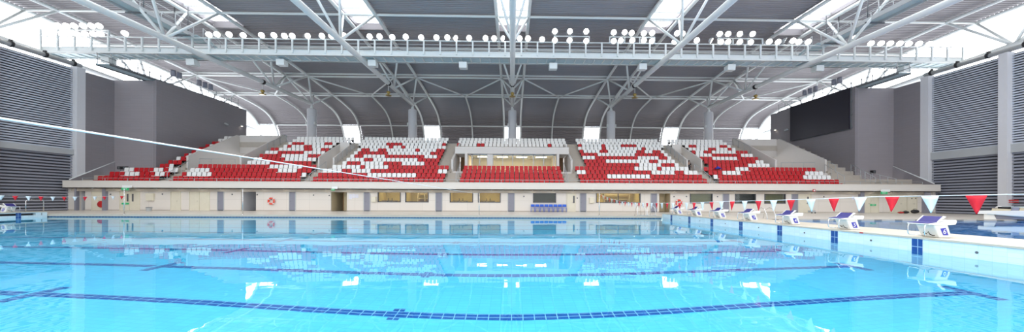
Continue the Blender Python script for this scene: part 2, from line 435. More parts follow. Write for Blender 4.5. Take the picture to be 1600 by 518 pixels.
# handrails and ladders
def rail_frame(name, p, label, cat):
    t = empty(name, p[0][0], label=label, cat=cat)
    for pts in p:
        b = MB(); b.tube(pts, .022, 8); b.build('rail', 'chrome', t)
    return t
g = [(XL-.2, 25.0, BT), (XL-.2, 25.0, 1.05), (XL-.2, 25.1, 1.15), (XL-.2, 25.83, 1.15), (XL-.2, 25.93, 1.05), (XL-.2, 25.93, BT)]
rail_frame('handrail', [g], 'stainless hoop rail on the far left bulkhead beside the starting block', 'handrail')
def aladder(X, label):
    t = empty('pool_ladder', (X, YP+.3, 0), label=label, cat='ladder', group='pool ladders on the far edge')
    Y0 = YF
    for y, dx in ((Y0+.25, -.22), (Y0+.25, .22)):
        b = MB(); b.tube([(X+dx*1.6, Y0-.02, -.6), (X+dx*1.6, Y0-.02, .25), (X+dx*1.4, Y0+.1, .7), (X+dx*.7, Y0+.35, .92), (X+dx*.8, Y0+.7, .80), (X+dx*1.2, Y0+.85, .0)], .02, 8); b.build('rail', 'chrome', t)
    b = MB()
    for z in (-.5, -.22, .06): b.box(X-.33, X+.33, Y0-.05, Y0+.0, z-.012, z+.012)
    b.build('tread', 'chrome', t)
aladder(wx(1003, YF), 'left of two white pool ladders on the far edge near the bulkhead')
aladder(wx(1018, YF), 'right of two white pool ladders on the far edge near the bulkhead')
xs = (wx(1184, 23.3), wx(1197, 23.3))
rail_frame('pool_handrails', [[(x, 22.35, -.5), (x, 22.45, .3), (x, 22.7, .72), (x, 23.0, .80), (x, 23.4, .6), (x, 23.55, 0)] for x in xs], 'pair of curved steel handrails entering the diving pool behind block 4', 'handrail')

# ------------------------------------------------------------------ diving platform at the right
V = ray(1562, 330); V.z = 0; V.normalize(); RT = Vector((V.y, -V.x, 0)); P0 = V*(22.9/V.y)
def U(px, py=330):
    d = ray(px, py); q = EYE+d*(P0.dot(V)/d.dot(V)); return (q-P0).dot(RT), q.z
t = empty('diving_platform', (P0.x, P0.y, 0), label='white tapered low diving platform at the right edge beyond the pool', cat='platform')
t.rotation_euler.z = math.atan2(RT.y, RT.x)
def plat(name, pts, y0, y1, mat, bev=0):
    poly = [U(a, c) for a, c in pts]; m = MB(); m.prism(poly, 'y', y0, y1); o = m.build(name, mat)
    if bev: bevel(o, bev)
    o.parent = t; return o
B0 = 342.6
plat('plinth', [(1554, B0), (1640, B0), (1640, 338), (1556, 335)], .2, 1.6, 'greydoor')
plat('pedestal', [(1537, B0), (1557, B0), (1553, 334), (1537, 334)], .1, 1.5, 'blockwhite', .02)
plat('slab', [(1527.5, 334), (1542, 334), (1600, 338.5), (1640, 339.5), (1640, 328.8), (1549, 328.8), (1528, 329.2)], 0, 1.7, 'blockwhite', .02)
plat('blue_edge', [(1542, 334.1), (1600, 338.6), (1600, 337.2), (1543, 333.2)], -.02, 0, 'plinth')
plat('beige_mat', [(1549, 329), (1579, 329), (1580, 326.6), (1550, 325.2)], .1, 1.4, 'beige')
plat('grey_block', [(1579.5, 329), (1592.5, 329), (1593, 323.5), (1583, 323.5)], .1, 1.4, 'greydoor')
plat('beige_mat', [(1592.5, 329), (1630, 329), (1630, 324.5), (1594, 324.5)], .1, 1.4, 'beige')
plat('back_board', [(1556, 326.2), (1630, 326.2), (1630, 322.3), (1563, 322.3)], 1.42, 1.5, 'plinth')
W = lambda px, py, dep: P0+RT*U(px, py)[0]+V*dep+Vector((0, 0, U(px, py)[1]))
b = MB(); b.tube([W(1559, 324.6, .6), W(1580, 324.6, .6)], .09, 10); o = b.build('rolled_mat', 'black'); tag(o, 'black rolled mat lying on the white diving platform', 'mat')
b = MB(); b.lathe([(.0, .16), (.10, .14), (.17, .05), (.16, 0), (0, 0)], W(1561, 325.0, 1.2), (0, 0, 1), 14); tag(b.build('domed_cover', 'white'), 'domed white cover at the tip of the diving platform', 'cover')
# ------------------------------------------------------------------ undercroft wall below the stand
YW = 34.5; TOPW = 2.62
def X(px): return wx(px, YW, 315)
def bx_wall(mb, x0, x1, z0, z1, d=.15): mb.box(x0, x1, YW, YW+d, z0, z1)
doors_grey = [(340, 350), (452, 462), (568.5, 578.5), (680.5, 691), (793.5, 804), (906, 916), (1016.5, 1026.5), (1129, 1139), (1236.5, 1246.5)]
recess = [(124, 133), (377, 400), (517, 542), (1030, 1047.5)]
doors_cream = [(144.5, 160.5, 1), (188, 218, 2), (267.5, 282, 1), (297, 327, 2), (886, 898.5, 1), (1247.5, 1266.5, 1), (1348, 1372, 2), (1391, 1416, 1), (1418, 1432, 1)]
wins = [(590.5, 626, 'o'), (633.5, 669.5, 'o'), (703, 739, 'o'), (747, 782, 'o'), (833, 868.5, 'g'), (931.5, 1000.5, 'o'), (1078, 1113, 'v'), (1148.5, 1180.5, 'g'), (1194.5, 1227, 'v')]
WB, WT = 1.00, 2.12
# wall with real openings
cuts = sorted([(X(a), X(c), 0, TOPW) for a, c in recess]+[(X(a), X(c), WB, WT) for a, c, k in wins])
b = MB(); x = -46.75
for x0, x1, z0, z1 in cuts:
    bx_wall(b, x, x0, 0, TOPW)
    if z0 > 0: bx_wall(b, x0, x1, 0, z0); bx_wall(b, x0, x1, z1, TOPW)
    x = x1
bx_wall(b, x, 46.75, 0, TOPW)
struct(b.build('wall_back', 'cream'))
b = MB(); b.box(-46.7, 46.7, 34.0, YW, TOPW-.06, TOPW); struct(b.build('ceiling_undercroft', 'whitewall')).name = 'ceiling'
b = MB(); x = -46.7
for a, c in recess: b.box(x, X(a), YW-.02, YW, 0, .10); x = X(c)
b.box(x, 46.7, YW-.02, YW, 0, .10); struct(b.build('baseboard_back', 'concrete'))
di = 0
def handle(x, par, z=1.02, mat='darksteel'):
    b = MB(); b.tube([(x, YW-.02, z), (x, YW-.07, z), (x+.11, YW-.07, z)], .014, 6); b.disc((x, YW-.022, z), (0, -1, 0), .03, 8); return b.build('handle', mat, par)
for a, c in doors_grey:
    di += 1; x0, x1 = X(a), X(c)
    b = MB(); b.box(x0+.03, x1-.03, YW-.03, YW, .12, 2.2)
    for k in range(14): b.box(x0+.09, x1-.09, YW-.036, YW-.03, .25+k*.13, .25+k*.13+.05)
    d = struct(b.build(f'door_{di}', 'greydoor'))
    b = MB(); b.box(x0-.02, x0+.04, YW-.05, YW, 0, 2.26); b.box(x1-.04, x1+.02, YW-.05, YW, 0, 2.26); b.box(x0, x1, YW-.05, YW, 2.2, 2.26); b.build('frame', 'steelg', d)
    b = MB(); b.box(x0+.03, x1-.03, YW-.035, YW, .0, .12); b.build('kick_plate', 'darksteel', d)
    handle(x0+.12, d)
for a, c, n in doors_cream:
    di += 1; x0, x1 = X(a), X(c); w = (x1-x0)/n; hz = 2.25
    b = MB()
    for k in range(n): b.box(x0+k*w+.015, x0+(k+1)*w-.015, YW-.035, YW, .02, hz)
    d = struct(b.build(f'door_{di}', 'creamdoor'))
    b = MB(); b.box(x0-.06, x0, YW-.05, YW, 0, hz+.06); b.box(x1, x1+.06, YW-.05, YW, 0, hz+.06); b.box(x0, x1, YW-.05, YW, hz, hz+.06); b.build('frame', 'creamdoor', d)
    handle(x0+(w-.25 if n == 2 else w*.62), d)
    slits = {188: (200, 208), 886: (896.5,), 1247.5: (1262,)}.get(a, ())
    for s in slits:
        b = MB(); b.box(X(s)-.09, X(s)+.09, YW-.04, YW-.03, .95, 1.75); b.build('vision_panel', 'frame', d)
for a, c in recess:
    x0, x1 = X(a), X(c)
    b = MB(); b.box(x0-.1, x0, YW+.16, YW+2.6, 0, TOPW); b.box(x1, x1+.1, YW+.16, YW+2.6, 0, TOPW); b.box(x0, x1, YW+2.5, YW+2.6, 0, TOPW); b.box(x0, x1, YW+.16, YW+2.6, TOPW, TOPW+.1); b.box(x0, x1, YW+.16, YW+2.6, -.1, 0)
    struct(b.build('wall_recess', 'beige' if a in (517, 1030) else 'column'), 'doorway recess walls under the stand')
    if a > 500:
        di += 1
        b = MB(); b.box(x0+(x1-x0)*.45, x1-.05, YW+1.2, YW+1.26, 0.01, 2.1); d = struct(b.build(f'door_{di}', 'beige'))
        b = MB(); b.tube([(x1-.25, YW+1.18, .9), (x1-.25, YW+1.13, .95), (x1-.25, YW+1.13, 1.25), (x1-.25, YW+1.18, 1.3)], .015, 6); b.build('handle', 'darksteel', d)
        b = MB(); b.box(x0+(x1-x0)*.4, x0+(x1-x0)*.45, YW+1.15, YW+1.3, 0, 2.15); b.box(x0+(x1-x0)*.45, x1, YW+1.18, YW+1.28, 2.1, 2.2); b.build('frame', 'brown', d)
# windows and the rooms behind them
for i, (a, c, k) in enumerate(wins):
    x0, x1 = X(a), X(c)
    b = MB(); f = .07
    b.box(x0-.02, x1+.02, YW-.05, YW+.1, WB-.02, WB+f); b.box(x0-.02, x1+.02, YW-.05, YW+.1, WT-f, WT+.02); b.box(x0-.02, x0+f, YW-.05, YW+.1, WB, WT); b.box(x1-f, x1+.02, YW-.05, YW+.1, WB, WT)
    w = struct(b.build(f'window_{i+1}', 'frame'))
    if x1-x0 > 3:
        b = MB(); b.box((x0+x1)/2-.03, (x0+x1)/2+.03, YW-.03, YW+.08, WB, WT); b.build('mullion', 'frame', w)
    b = MB(); b.box(x0+f, x1-f, YW+.02, YW+.03, WB+f, WT-f); b.build('pane', 'glass', w)
    d = 2.6 if k == 'o' else (.5 if k == 'g' else .35)
    x2, x3 = x0-.12, x1+.12; mt = {'o': 'room', 'g': 'roomgrey', 'v': 'roomgreen'}[k]
    for nmr, bx in (('wall_interior', (x2, x3, YW+d, YW+d+.05, .6, 2.4)), ('wall_interior_side', (x2-.05, x2, YW+.15, YW+d, .6, 2.4)), ('wall_interior_side', (x3, x3+.05, YW+.15, YW+d, .6, 2.4)), ('floor_interior', (x2, x3, YW+.15, YW+d, .55, .6)), ('ceiling_interior', (x2, x3, YW+.15, YW+d, 2.4, 2.45))):
        b = MB(); b.box(*bx); struct(b.build(nmr, mt))
    if k == 'o':
        lt = empty('ceiling_light', ((x0+x1)/2, YW+1.3, 2.40), label='lit batten lamp in the room behind window %s from the left' % ordw(i), cat='lamp')
        b = MB(); b.box(x0+.3, x1-.3, YW+1.1, YW+1.5, 2.34, 2.36); b.build('diffuser', 'roomlamp', lt)
        b = MB(); b.box(x0+.26, x1-.26, YW+1.05, YW+1.55, 2.36, 2.40); b.build('body', 'white', lt)
        random.seed(i)
        if i in (1, 5):
            cb = empty('partition_rack', ((x0+x1)/2, YW+2, .6), label='pale shelving frame seen through window %s from the left' % ordw(i), cat='shelving')
            b = MB()
            for u in (.3, .62, .9): b.box(x0+(x1-x0)*u, x0+(x1-x0)*u+.06, YW+1.9, YW+2.2, .6, 2.0)
            b.build('upright', 'beige', cb)
            b = MB()
            for z in (1.35, 1.9): b.box(x0+(x1-x0)*.3, x0+(x1-x0)*.9, YW+1.9, YW+2.2, z, z+.04)
            b.build('shelf', 'beige', cb)
            b = MB(); b.box(x0+(x1-x0)*.34, x0+(x1-x0)*.86, YW+2.1, YW+2.3, .95, 1.3); b.build('cupboard', 'brown', cb)
        else:
            cb = empty('desk', ((x0+x1)/2, YW+.7, .6), label='dark desk edge behind the sill of window %s from the left' % ordw(i), cat='desk')
            b = MB(); b.box(x0+.2, x0+(x1-x0)*.75, YW+.5, YW+1.0, 1.10, 1.16); b.build('top', 'frame', cb)
            b = MB()
            for u in (.3, .68): b.box(x0+(x1-x0)*u, x0+(x1-x0)*u+.05, YW+.55, YW+.95, .6, 1.10)
            b.build('leg', 'frame', cb)
            b = MB()
            for u in (.35, .5): b.box(x0+(x1-x0)*u, x0+(x1-x0)*u+.06, YW+.7, YW+.74, 1.16, 1.42)
            b.build('monitor', 'black', cb)
# things on the wall
def wallbox(px0, px1, z0, z1, label, name='wall_cabinet', mat='creamdoor', d=.22, cat='cabinet'):
    t = empty(name, (X((px0+px1)/2), YW, z0), label=label, cat=cat)
    b = MB(); b.box(X(px0), X(px1), YW-d, YW, z0, z1); bevel(b.build('body', mat, t), .02)
    b = MB(); b.box(X(px0)+.03, X(px1)-.03, YW-d-.02, YW-d, z0+.05, z1-.03); b.build('lid', mat, t)
    return t
wallbox(231, 242, 1.05, 1.82, 'cream wall cabinet between the two leftmost cream doors')
wallbox(581.5, 588.5, .98, 1.55, 'cream wall cabinet beside the leftmost lit window')
wallbox(920.5, 927.5, .95, 1.55, 'cream wall cabinet beside the wide window')
def buoy(px, z, label):
    x = X(px); t = empty('lifebuoy', (x, YW-.11, z), label=label, cat='lifebuoy')
    b = MB(); b.tube([(x+.30*math.cos(a*PI/14), YW-.11, z+.30*math.sin(a*PI/14)) for a in range(28)], .085, 10, closed=True); b.build('ring', 'orange', t)
    for q in range(4):
        a0 = q*PI/2+PI/4
        b = MB(); b.tube([(x+.30*math.cos(a0+e), YW-.11, z+.30*math.sin(a0+e)) for e in (-.15, 0, .15)], .089, 10); b.build('band', 'white', t)
    b = MB(); b.tube([(x+.41*math.cos(a*PI/14), YW-.12, z+.41*math.sin(a*PI/14)) for a in range(28)], .012, 5, closed=True); b.build('grab_line', 'rope', t)
    b = MB(); b.box(x-.04, x+.04, YW-.05, YW, z+.1, z+.2); b.build('hook', 'darksteel', t)
buoy(425, 1.05, 'orange lifebuoy hanging on the cream wall left of centre')
buoy(1060, 1.02, 'orange lifebuoy hanging on the wall beside the doorway recess, behind block 0')
t = empty('fire_hose_reel', (X(159.5), YW, .5), label='red fire hose reel on the wall at the far left', cat='hose reel')
b = MB(); b.lathe([(.0, -.12), (.33, -.12), (.35, -.08), (.22, -.06), (.22, 0), (.33, .0), (.33, .02), (0, .02)], (X(159.5), YW-.03, .65), (0, 1, 0), 18); b.build('drum', 'red', t)
b = MB(); b.tube([(X(159.5)+.28*math.cos(a), YW-.09, .65+.28*math.sin(a)) for a in [i*.4 for i in range(16)]], .03, 6); b.build('hose', 'black', t)
b = MB(); b.box(X(159.5)-.12, X(159.5)+.1, YW-.03, YW, 1.55, 1.8); tag(b.build('wall_sign', 'red'), 'small red sign above the fire hose reel', 'sign')
def exit_sign(px, py, Y, label, w=.62, h=.22, hang=True):
    global CAM_SCALED
    CAM_SCALED = hang; k = CAM_SCALE if hang else 1
    p = atY(px, py, Y); t = empty('exit_sign', p, label=label, cat='sign')
    b = MB(); b.box(p.x-w/2, p.x+w/2, Y-.04, Y, p.z-h, p.z); b.build('panel', 'green', t)
    me = text_mesh('EXIT', h*.8*k, 'lettering'); n = bpy.data.objects.new('lettering', me); C.objects.link(n); me.materials.append(M['white']); n.parent = t
    n.location = (0, -.045*k, -h/2*k); n.rotation_euler = (PI/2, 0, 0)
    if hang:
        b = MB(); b.box(p.x-w/2+.05, p.x+w/2+.25, Y-.03, Y+.03, p.z, p.z+.22); b.build('case', 'signwhite', t)
    CAM_SCALED = False
exit_sign(196, 293.0, 29.38, 'green exit sign hanging on the stand fascia at far left')
exit_sign(520.5, 294.6, 29.38, 'green exit sign hanging on fascia above the left doorway recess', .32, .16)
exit_sign(1381, 299.2, 29.38, 'green exit sign hanging on the stand fascia at the right')
exit_sign(196, 316.5, YW-.06, 'green exit bar sign on the leftmost double door', .72, .16, False)
exit_sign(1364, 318.5, YW-.06, 'green exit bar sign on the rightmost double door', .62, .17, False)
CAM_SCALED = True
p = atY(1273, 297, 29.4); t = empty('fascia_sign', p, label='small square red and white sign on the stand fascia', cat='sign')
b = MB(); b.box(p.x-.12, p.x+.12, 29.44, 29.46, p.z-.12, p.z+.12); b.build('border', 'red', t)
b = MB(); b.box(p.x-.07, p.x+.07, 29.43, 29.44, p.z-.07, p.z+.07); b.build('face', 'white', t)
CAM_SCALED = False
def notices(spec, label):
    for i, (a, c, z0, z1) in enumerate(spec):
        b = MB(); b.box(X(a), X(c), YW-.012, YW, z0, z1); tag(b.build('paper_notice', 'paper'), label % ordw(i), 'notice', 'paper notices')
notices([(545, 550, 1.30, 1.82), (550.5, 554.5, 1.42, 1.85), (555, 560, 1.42, 1.80)], '%s white paper notice from the left, beside the left doorway recess')
notices([(1331, 1334.5, 1.45, 1.85), (1335, 1338, 1.42, 1.75)], '%s white paper notice from the left, beside the rightmost grey pier')
for i, (px, z) in enumerate([(173, 1.7), (254, 1.75), (363, 1.75), (402, 1.72), (490, 1.7), (514.5, 1.68), (818.5, 1.66), (902, 1.5), (1053, 2.2), (1053, 1.7), (1072.5, 1.72), (1121, 1.72), (1287, 1.75), (1403, 1.75), (1424, 1.6), (1430, 1.62)]):
    b = MB(); b.lathe([(.0, -.05), (.06, -.05), (.07, 0)], (X(px), YW-.002, z), (0, 1, 0), 10)
    tag(b.build('wall_button', 'darksteel'), '%s small dark alarm button from the left on the cream wall' % ordw(i), 'button', 'small buttons on the cream wall')
# piers
for i, (a, c) in enumerate([(164, 169), (1341, 1347), (1440, 1450), (121, 124)]):
    b = MB(); b.box(X(a), X(c), YW-.25, YW+.01, 0, TOPW); struct(b.build('column_pier', 'greydoor'), 'grey wall pier under the stand')
for s in (-1, 1):
    b = MB(); b.box(min(s*46.72, s*47.1), max(s*46.72, s*47.1), 34.45, 35.2, 0, 2.85); struct(b.build('column_pier', 'greydoor'), 'grey wall pier under the stand')
# blue chairs
def chair(x, label):
    t = empty('plastic_chair', (x, YW-.45, 0), label=label, cat='chair', group='blue chairs below the grey window')
    b = MB(); b.prism([(-.20, .42), (-.18, .45), (.18, .44), (.20, .41)], 'x', -.21, .21)
    o = bevel(b.build('seat', 'chairblue'), .02); o.parent = t
    b = MB(); vs = []
    for r in range(4):
        for c in range(7):
            u = (c-3)/3; vs.append((.21*u, .20+.03*(r/3)-.05*abs(u)**2+.04, .55+.26*r/3))
    b.smooth = True; b.add(vs, [(r*7+c, r*7+c+1, r*7+c+8, r*7+c+7) for r in range(3) for c in range(6)]); o = b.build('backrest', 'chairblue'); o.parent = t
    m = o.modifiers.new('thick', 'SOLIDIFY'); m.thickness = .02
    for sx in (-1, 1):
        b = MB(); b.tube([(.19*sx, -.19, 0), (.18*sx, -.17, .43)], .015, 6); o = b.build('leg', 'chairblue'); o.parent = t
        b = MB(); b.tube([(.19*sx, .22, 0), (.18*sx, .17, .43), (.19*sx, .24, .70)], .015, 6); o = b.build('leg', 'chairblue'); o.parent = t
    return t
for i in range(8):
    chair(X(832.3+i*7.0), '%s blue plastic chair from the left in the row below the grey window' % ordw(i))
# bits on the deck
t = empty('litter_bin', (X(253), 33.3, 0), label='small grey bin on the deck at the foot of the cream wall', cat='bin')
b = MB(); b.lathe([(.19, 0), (.24, .34), (.25, .36), (.22, .36), (.20, .05)], (X(253), 33.3, 0), (0, 0, 1), 16); b.build('body', 'steelg', t)
b = MB(); b.lathe([(.25, .36), (.20, .40), (0, .41)], (X(253), 33.3, 0), (0, 0, 1), 16); b.build('lid', 'darksteel', t)
def bag(px, w, h, mat, label):
    x = X(px); t = empty('sports_bag', (x, 33.4, 0), label=label, cat='bag', group='bags on the deck at the right')
    b = MB(); prof = []
    n = 10
    vs = []; 
    for i in range(n+1):
        u = -1+2*i/n; r = math.sqrt(max(0, 1-abs(u)**3))*.5+.02
        for j in range(12):
            a = 2*PI*j/12; vs.append((x+u*w/2, 33.4+.22*r*2*math.cos(a), h/2+h/2*r*1.9*math.sin(a)*(1+.06*math.sin(5*u+j))))
    vs = [(p[0], p[1], max(0, p[2])) for p in vs]
    b.smooth = True; b.add(vs, [(i*12+j, i*12+(j+1) % 12, (i+1)*12+(j+1) % 12, (i+1)*12+j) for i in range(n) for j in range(12)]); b.build('body', mat, t)
    b = MB(); b.tube([(x-w*.2, 33.4, h*.9), (x-w*.15, 33.4, h*1.2), (x+w*.15, 33.4, h*1.2), (x+w*.2, 33.4, h*.9)], .015, 6); b.build('handle', mat, t)
bag(1388.5, .40, .18, 'red', 'small red bag lying on the deck left of two black bags')
bag(1396, .50, .26, 'black', 'black bag lying between the red bag and the larger black bag')
bag(1410, .72, .42, 'black', 'largest black bag humped on the deck below the rightmost cream doors')
t = empty('deck_trolley', (X(1251), 33.2, 0), label='small grey trolley at the foot of the wall behind block 4', cat='trolley')
b = MB(); b.box(X(1251)-.25, X(1251)+.25, 33.0, 33.4, .08, .30); bevel(b.build('box', 'steelg', t), .03)
for sx in (-.18, .18):
    b = MB(); b.lathe([(0, -.03), (.06, -.03), (.06, .03), (0, .03)], (X(1251)+sx, 33.0, .06), (0, 1, 0), 10); b.build('wheel', 'black', t)
b = MB(); b.tube([(X(1251)+.25, 33.2, .25), (X(1251)+.33, 33.2, .5)], .012, 6); b.build('handle', 'steelg', t)

# ------------------------------------------------------------------ grandstand
CAM_SCALED = True
ZF0, RI, TR = 2.56, .468, .80
YT = 29.95
def rz(k): return ZF0+RI*k
def ry(k): return YT+TR*k
b = MB()
b.box(-40.45, 40.45, 29.5, 29.85, 2.18, 2.87)
b.prism([(29.5, 2.18), (29.5, 2.26), (30.6, 2.32), (30.6, 2.24)], 'x', -40.45, 40.45)
b.box(-40.45, 40.45, 29.47, 29.9, 2.83, 2.88)
struct(b.build('trim_3', 'fascia'), 'long off-white fascia beam along the front of the stand')
def step(mb, x0, x1, k):
    for a, c in ((x0, x1), (-x1, -x0)): mb.box(a, c, ry(k), ry(k)+TR+.02, rz(k)-.62, rz(k))
b = MB()
segs = [(0, 6.2, [0, 1, 2, 3, 10, 11, 12]), (6.2, 18.72, range(13)), (18.72, 20.0, [0, 1, 2, 3, 9, 10, 11, 12]), (20.0, 28.1, range(13)),
        (28.1, 33.3, [0, 1, 2, 3, 12]), (33.3, 36.0, range(13)), (36.0, 40.3, [0, 1, 2])]
for x0, x1, ks in segs:
    for k in ks: step(b, x0, x1, k)
b.box(-36, 36, ry(13), 58.5, rz(12)-.3, rz(12))
# half steps in the aisles
for x0, x1, k0, k1 in [(5.25, 6.4, 0, 3), (6.35, 7.65, 3, 12), (17.85, 18.7, 4, 10), (18.95, 19.85, 0, 3), (20.05, 20.8, 4, 9), (27.0, 28.15, 8, 12), (32.0, 33.2, 0, 3), (33.3, 34.0, 3, 12)]:
    for k in range(k0, k1):
        for s in (1, -1): b.box(min(s*x0, s*x1), max(s*x0, s*x1), ry(k)+TR-.36, ry(k)+TR, rz(k)-.02, rz(k)+RI/2)
struct(b.build('grandstand_terrace', 'concrete'), 'stepped concrete terrace of the grandstand')

def prismx(mb, s, x0, x1, poly): mb.prism(poly, 'x', min(s*x0, s*x1), max(s*x0, s*x1))
def piece(name, fn, label=None, mat='whitewall'):
    m = MB(); fn(m); o = struct(m.build(name, mat), label); return o
for s, nm in ((1, 'right'), (-1, 'left')):
    def sb(x0, x1, *r): return lambda m: m.box(min(s*x0, s*x1), max(s*x0, s*x1), *r)
    def sp(x0, x1, poly): return lambda m: prismx(m, s, x0, x1, poly)
    piece('wall_parapet', sp(6.1, 6.3, [(33.2, 4.0), (33.2, 5.43), (37.9, 7.89), (37.9, 4.0)]))
    piece('wall_parapet', sp(18.65, 18.8, [(33.9, 4.1), (33.9, 5.62), (38.2, 8.0), (38.2, 4.1)]))
    piece('wall_parapet', sp(19.9, 20.05, [(33.4, 4.1), (33.4, 5.62), (37.6, 7.75), (37.6, 4.1)]))
    piece('wall_bridge', sb(18.8, 19.9, 37.3, 37.4, 6.6, 7.85))
    piece('wall_parapet', sp(28.0, 28.2, [(33.6, 4.1), (33.6, 5.62), (39.6, 9.05), (40.3, 9.1), (40.3, 4.1)]))
    piece('wall_parapet', sp(33.2, 33.4, [(33.4, 4.1), (33.4, 5.66), (39.3, 8.95), (46, 8.95), (46, 4.1)]))
    piece('wall_bridge', sb(28.2, 33.2, 39.6, 39.75, 6.8, 9.0))
    piece('floor_stairwell', sb(18.8, 19.9, 33.1, 40, 4.0, 4.2)); piece('floor_stairwell', sb(28.2, 33.2, 33.1, 44, 4.0, 4.2))
    piece('wall_stairwell', sb(28.2, 33.2, 43.8, 44, 4.2, 8.0)); piece('wall_stairwell', sb(18.8, 19.9, 40, 40.2, 4.2, 7.5))
    piece('column_lounge', sb(4.75, 5.0, 33.9, 36.5, 4.2, 6.2))
piece('floor_lounge', lambda m: m.box(-6.1, 6.1, 33.1, 40, 4.0, 4.2)); piece('ceiling_lounge', lambda m: m.box(-6.1, 6.1, 34.4, 39.9, 6.2, 6.32)); piece('wall_lounge_front', lambda m: m.box(-6.1, 6.1, 34.35, 34.5, 6.2, 6.95))
for s, nm in ((-1, 'left'), (1, 'right')):
    b = MB(); prismx(b, s, 40.3, 40.45, [(29.9, 2.3), (29.9, 2.95), (33.2, 4.95), (33.2, 2.3)]); struct(b.build('wall_%s_parapet' % nm, 'greywalls'), 'dark sloping parapet at the end of the stand')
b = MB(); b.box(-6.0, -5.0, 37.5, 37.6, 4.2, 6.2); b.box(5.0, 6.0, 37.5, 37.6, 4.2, 6.2); struct(b.build('wall_corridor', 'brown'))
# lounge glass front
ZL0, ZL1 = 4.2, 6.2
b = MB(); xs0, xs1 = wx(737, 34.6), wx(866.5, 34.6)
edges = [737.5, 749.5, 761.5, 770, 785.5, 801, 817.5, 833.5, 849.5, 865.5]
for e in edges: x = wx(e, 34.6, 250); b.box(x-.05, x+.05, 34.56, 34.66, ZL0, ZL1)
b.box(-4.7, 4.7, 34.56, 34.66, ZL1-.12, ZL1); b.box(-4.7, 4.7, 34.56, 34.66, ZL0, ZL0+.1)
w = struct(b.build('window_10', 'steelg'))
b = MB()
for e0, e1 in zip(edges, edges[1:]):
    if (e0, e1) == (761.5, 770): continue
    b.box(wx(e0, 34.6, 250)+.05, wx(e1, 34.6, 250)-.05, 34.6, 34.61, ZL0+.1, ZL1-.12)
b.build('pane', 'glass', w)
b = MB(); b.box(wx(761.5, 34.6, 250), wx(770, 34.6, 250), 34.45, 34.7, ZL0, ZL1); b.build('pier', 'whitewall', w)
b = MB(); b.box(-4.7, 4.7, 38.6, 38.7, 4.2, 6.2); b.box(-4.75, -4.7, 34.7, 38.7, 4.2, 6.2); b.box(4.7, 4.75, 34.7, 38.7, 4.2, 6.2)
b.box(-4.7, 4.7, 38.2, 38.6, 5.15, 5.3)  # cream band imitates outside lights mirrored in the lounge glass
struct(b.build('wall_lounge', 'vip'), 'cream back wall of the glazed lounge, its band imitating reflected lights')
for i in range(4):
    lt = empty('lounge_lamp', (-3.3+2.2*i, 36.4, 6.19), label='%s warm ceiling lamp from the left inside the glazed lounge' % ordw(i), cat='lamp', group='lamps in the glazed lounge')
    b = MB(); b.box(-3.9+2.2*i, -2.7+2.2*i, 36.1, 36.7, 6.12, 6.14); b.build('diffuser', 'viplamp', lt)
    b = MB(); b.box(-3.95+2.2*i, -2.65+2.2*i, 36.05, 36.75, 6.14, 6.19); b.build('body', 'white', lt)
    so = empty('lounge_counter', (-3.3+2.2*i, 37.6, 4.2), label='%s pale counter from the left inside the glazed lounge' % ordw(i), cat='counter', group='counters in the glazed lounge')
    b = MB(); b.box(-4.1+2.2*i, -2.5+2.2*i, 37.3, 37.9, 4.2, 5.05); b.build('body', 'vip', so)
    b = MB(); b.box(-4.2+2.2*i, -2.4+2.2*i, 37.2, 38.0, 5.05, 5.1); b.build('top', 'white', so)

# downlights under the front edge of the stand
for i in range(43):
    x = -39.9+1.9*i
    t = empty('downlight', (x, 29.66, 2.18), label='%s small lit downlight from the left under the stand fascia' % ordw(i), cat='downlight', group='downlights under the stand fascia')
    b = MB(); b.lathe([(.0, .05), (.045, .05), (.055, 0), (.05, .004)], (x, 29.66, 2.15), (0, -.1, .9), 10); b.build('housing', 'white', t)
    b = MB(); b.disc((x, 29.66, 2.15), (0, .1, -.9), .048, 10); b.build('lens', 'downlens', t)

# tall grey side walls
for s, nm in ((-1, 'left'), (1, 'right')):
    b = MB(); b.box(min(s*36, s*36.3), max(s*36, s*36.3), 33.0, 44.0, 3, 13.25); struct(b.build('wall_%s' % nm, 'greywalls'), 'tall dark grey side wall above the %s seats' % nm)
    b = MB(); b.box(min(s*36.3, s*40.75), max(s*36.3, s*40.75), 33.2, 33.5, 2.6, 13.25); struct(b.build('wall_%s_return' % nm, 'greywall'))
    b = MB(); b.box(min(s*40.4, s*40.7), max(s*40.4, s*40.7), 31.0, 33.2, 2.6, 13.2); struct(b.build('wall_%s_flank' % nm, 'greywalls'))
    b = MB(); b.box(min(s*40.4, s*41.0), max(s*40.4, s*41.0), 30.4, 31.0, 2.6, 13.5); struct(b.build('column_%s' % nm, 'column'), 'grey corner column of the hall')
    b = MB(); b.box(min(s*36, s*36.2), max(s*36, s*36.2), 44.0, 58.4, 8, 9.0); struct(b.build('wall_%s_back' % nm, 'whitewall'))

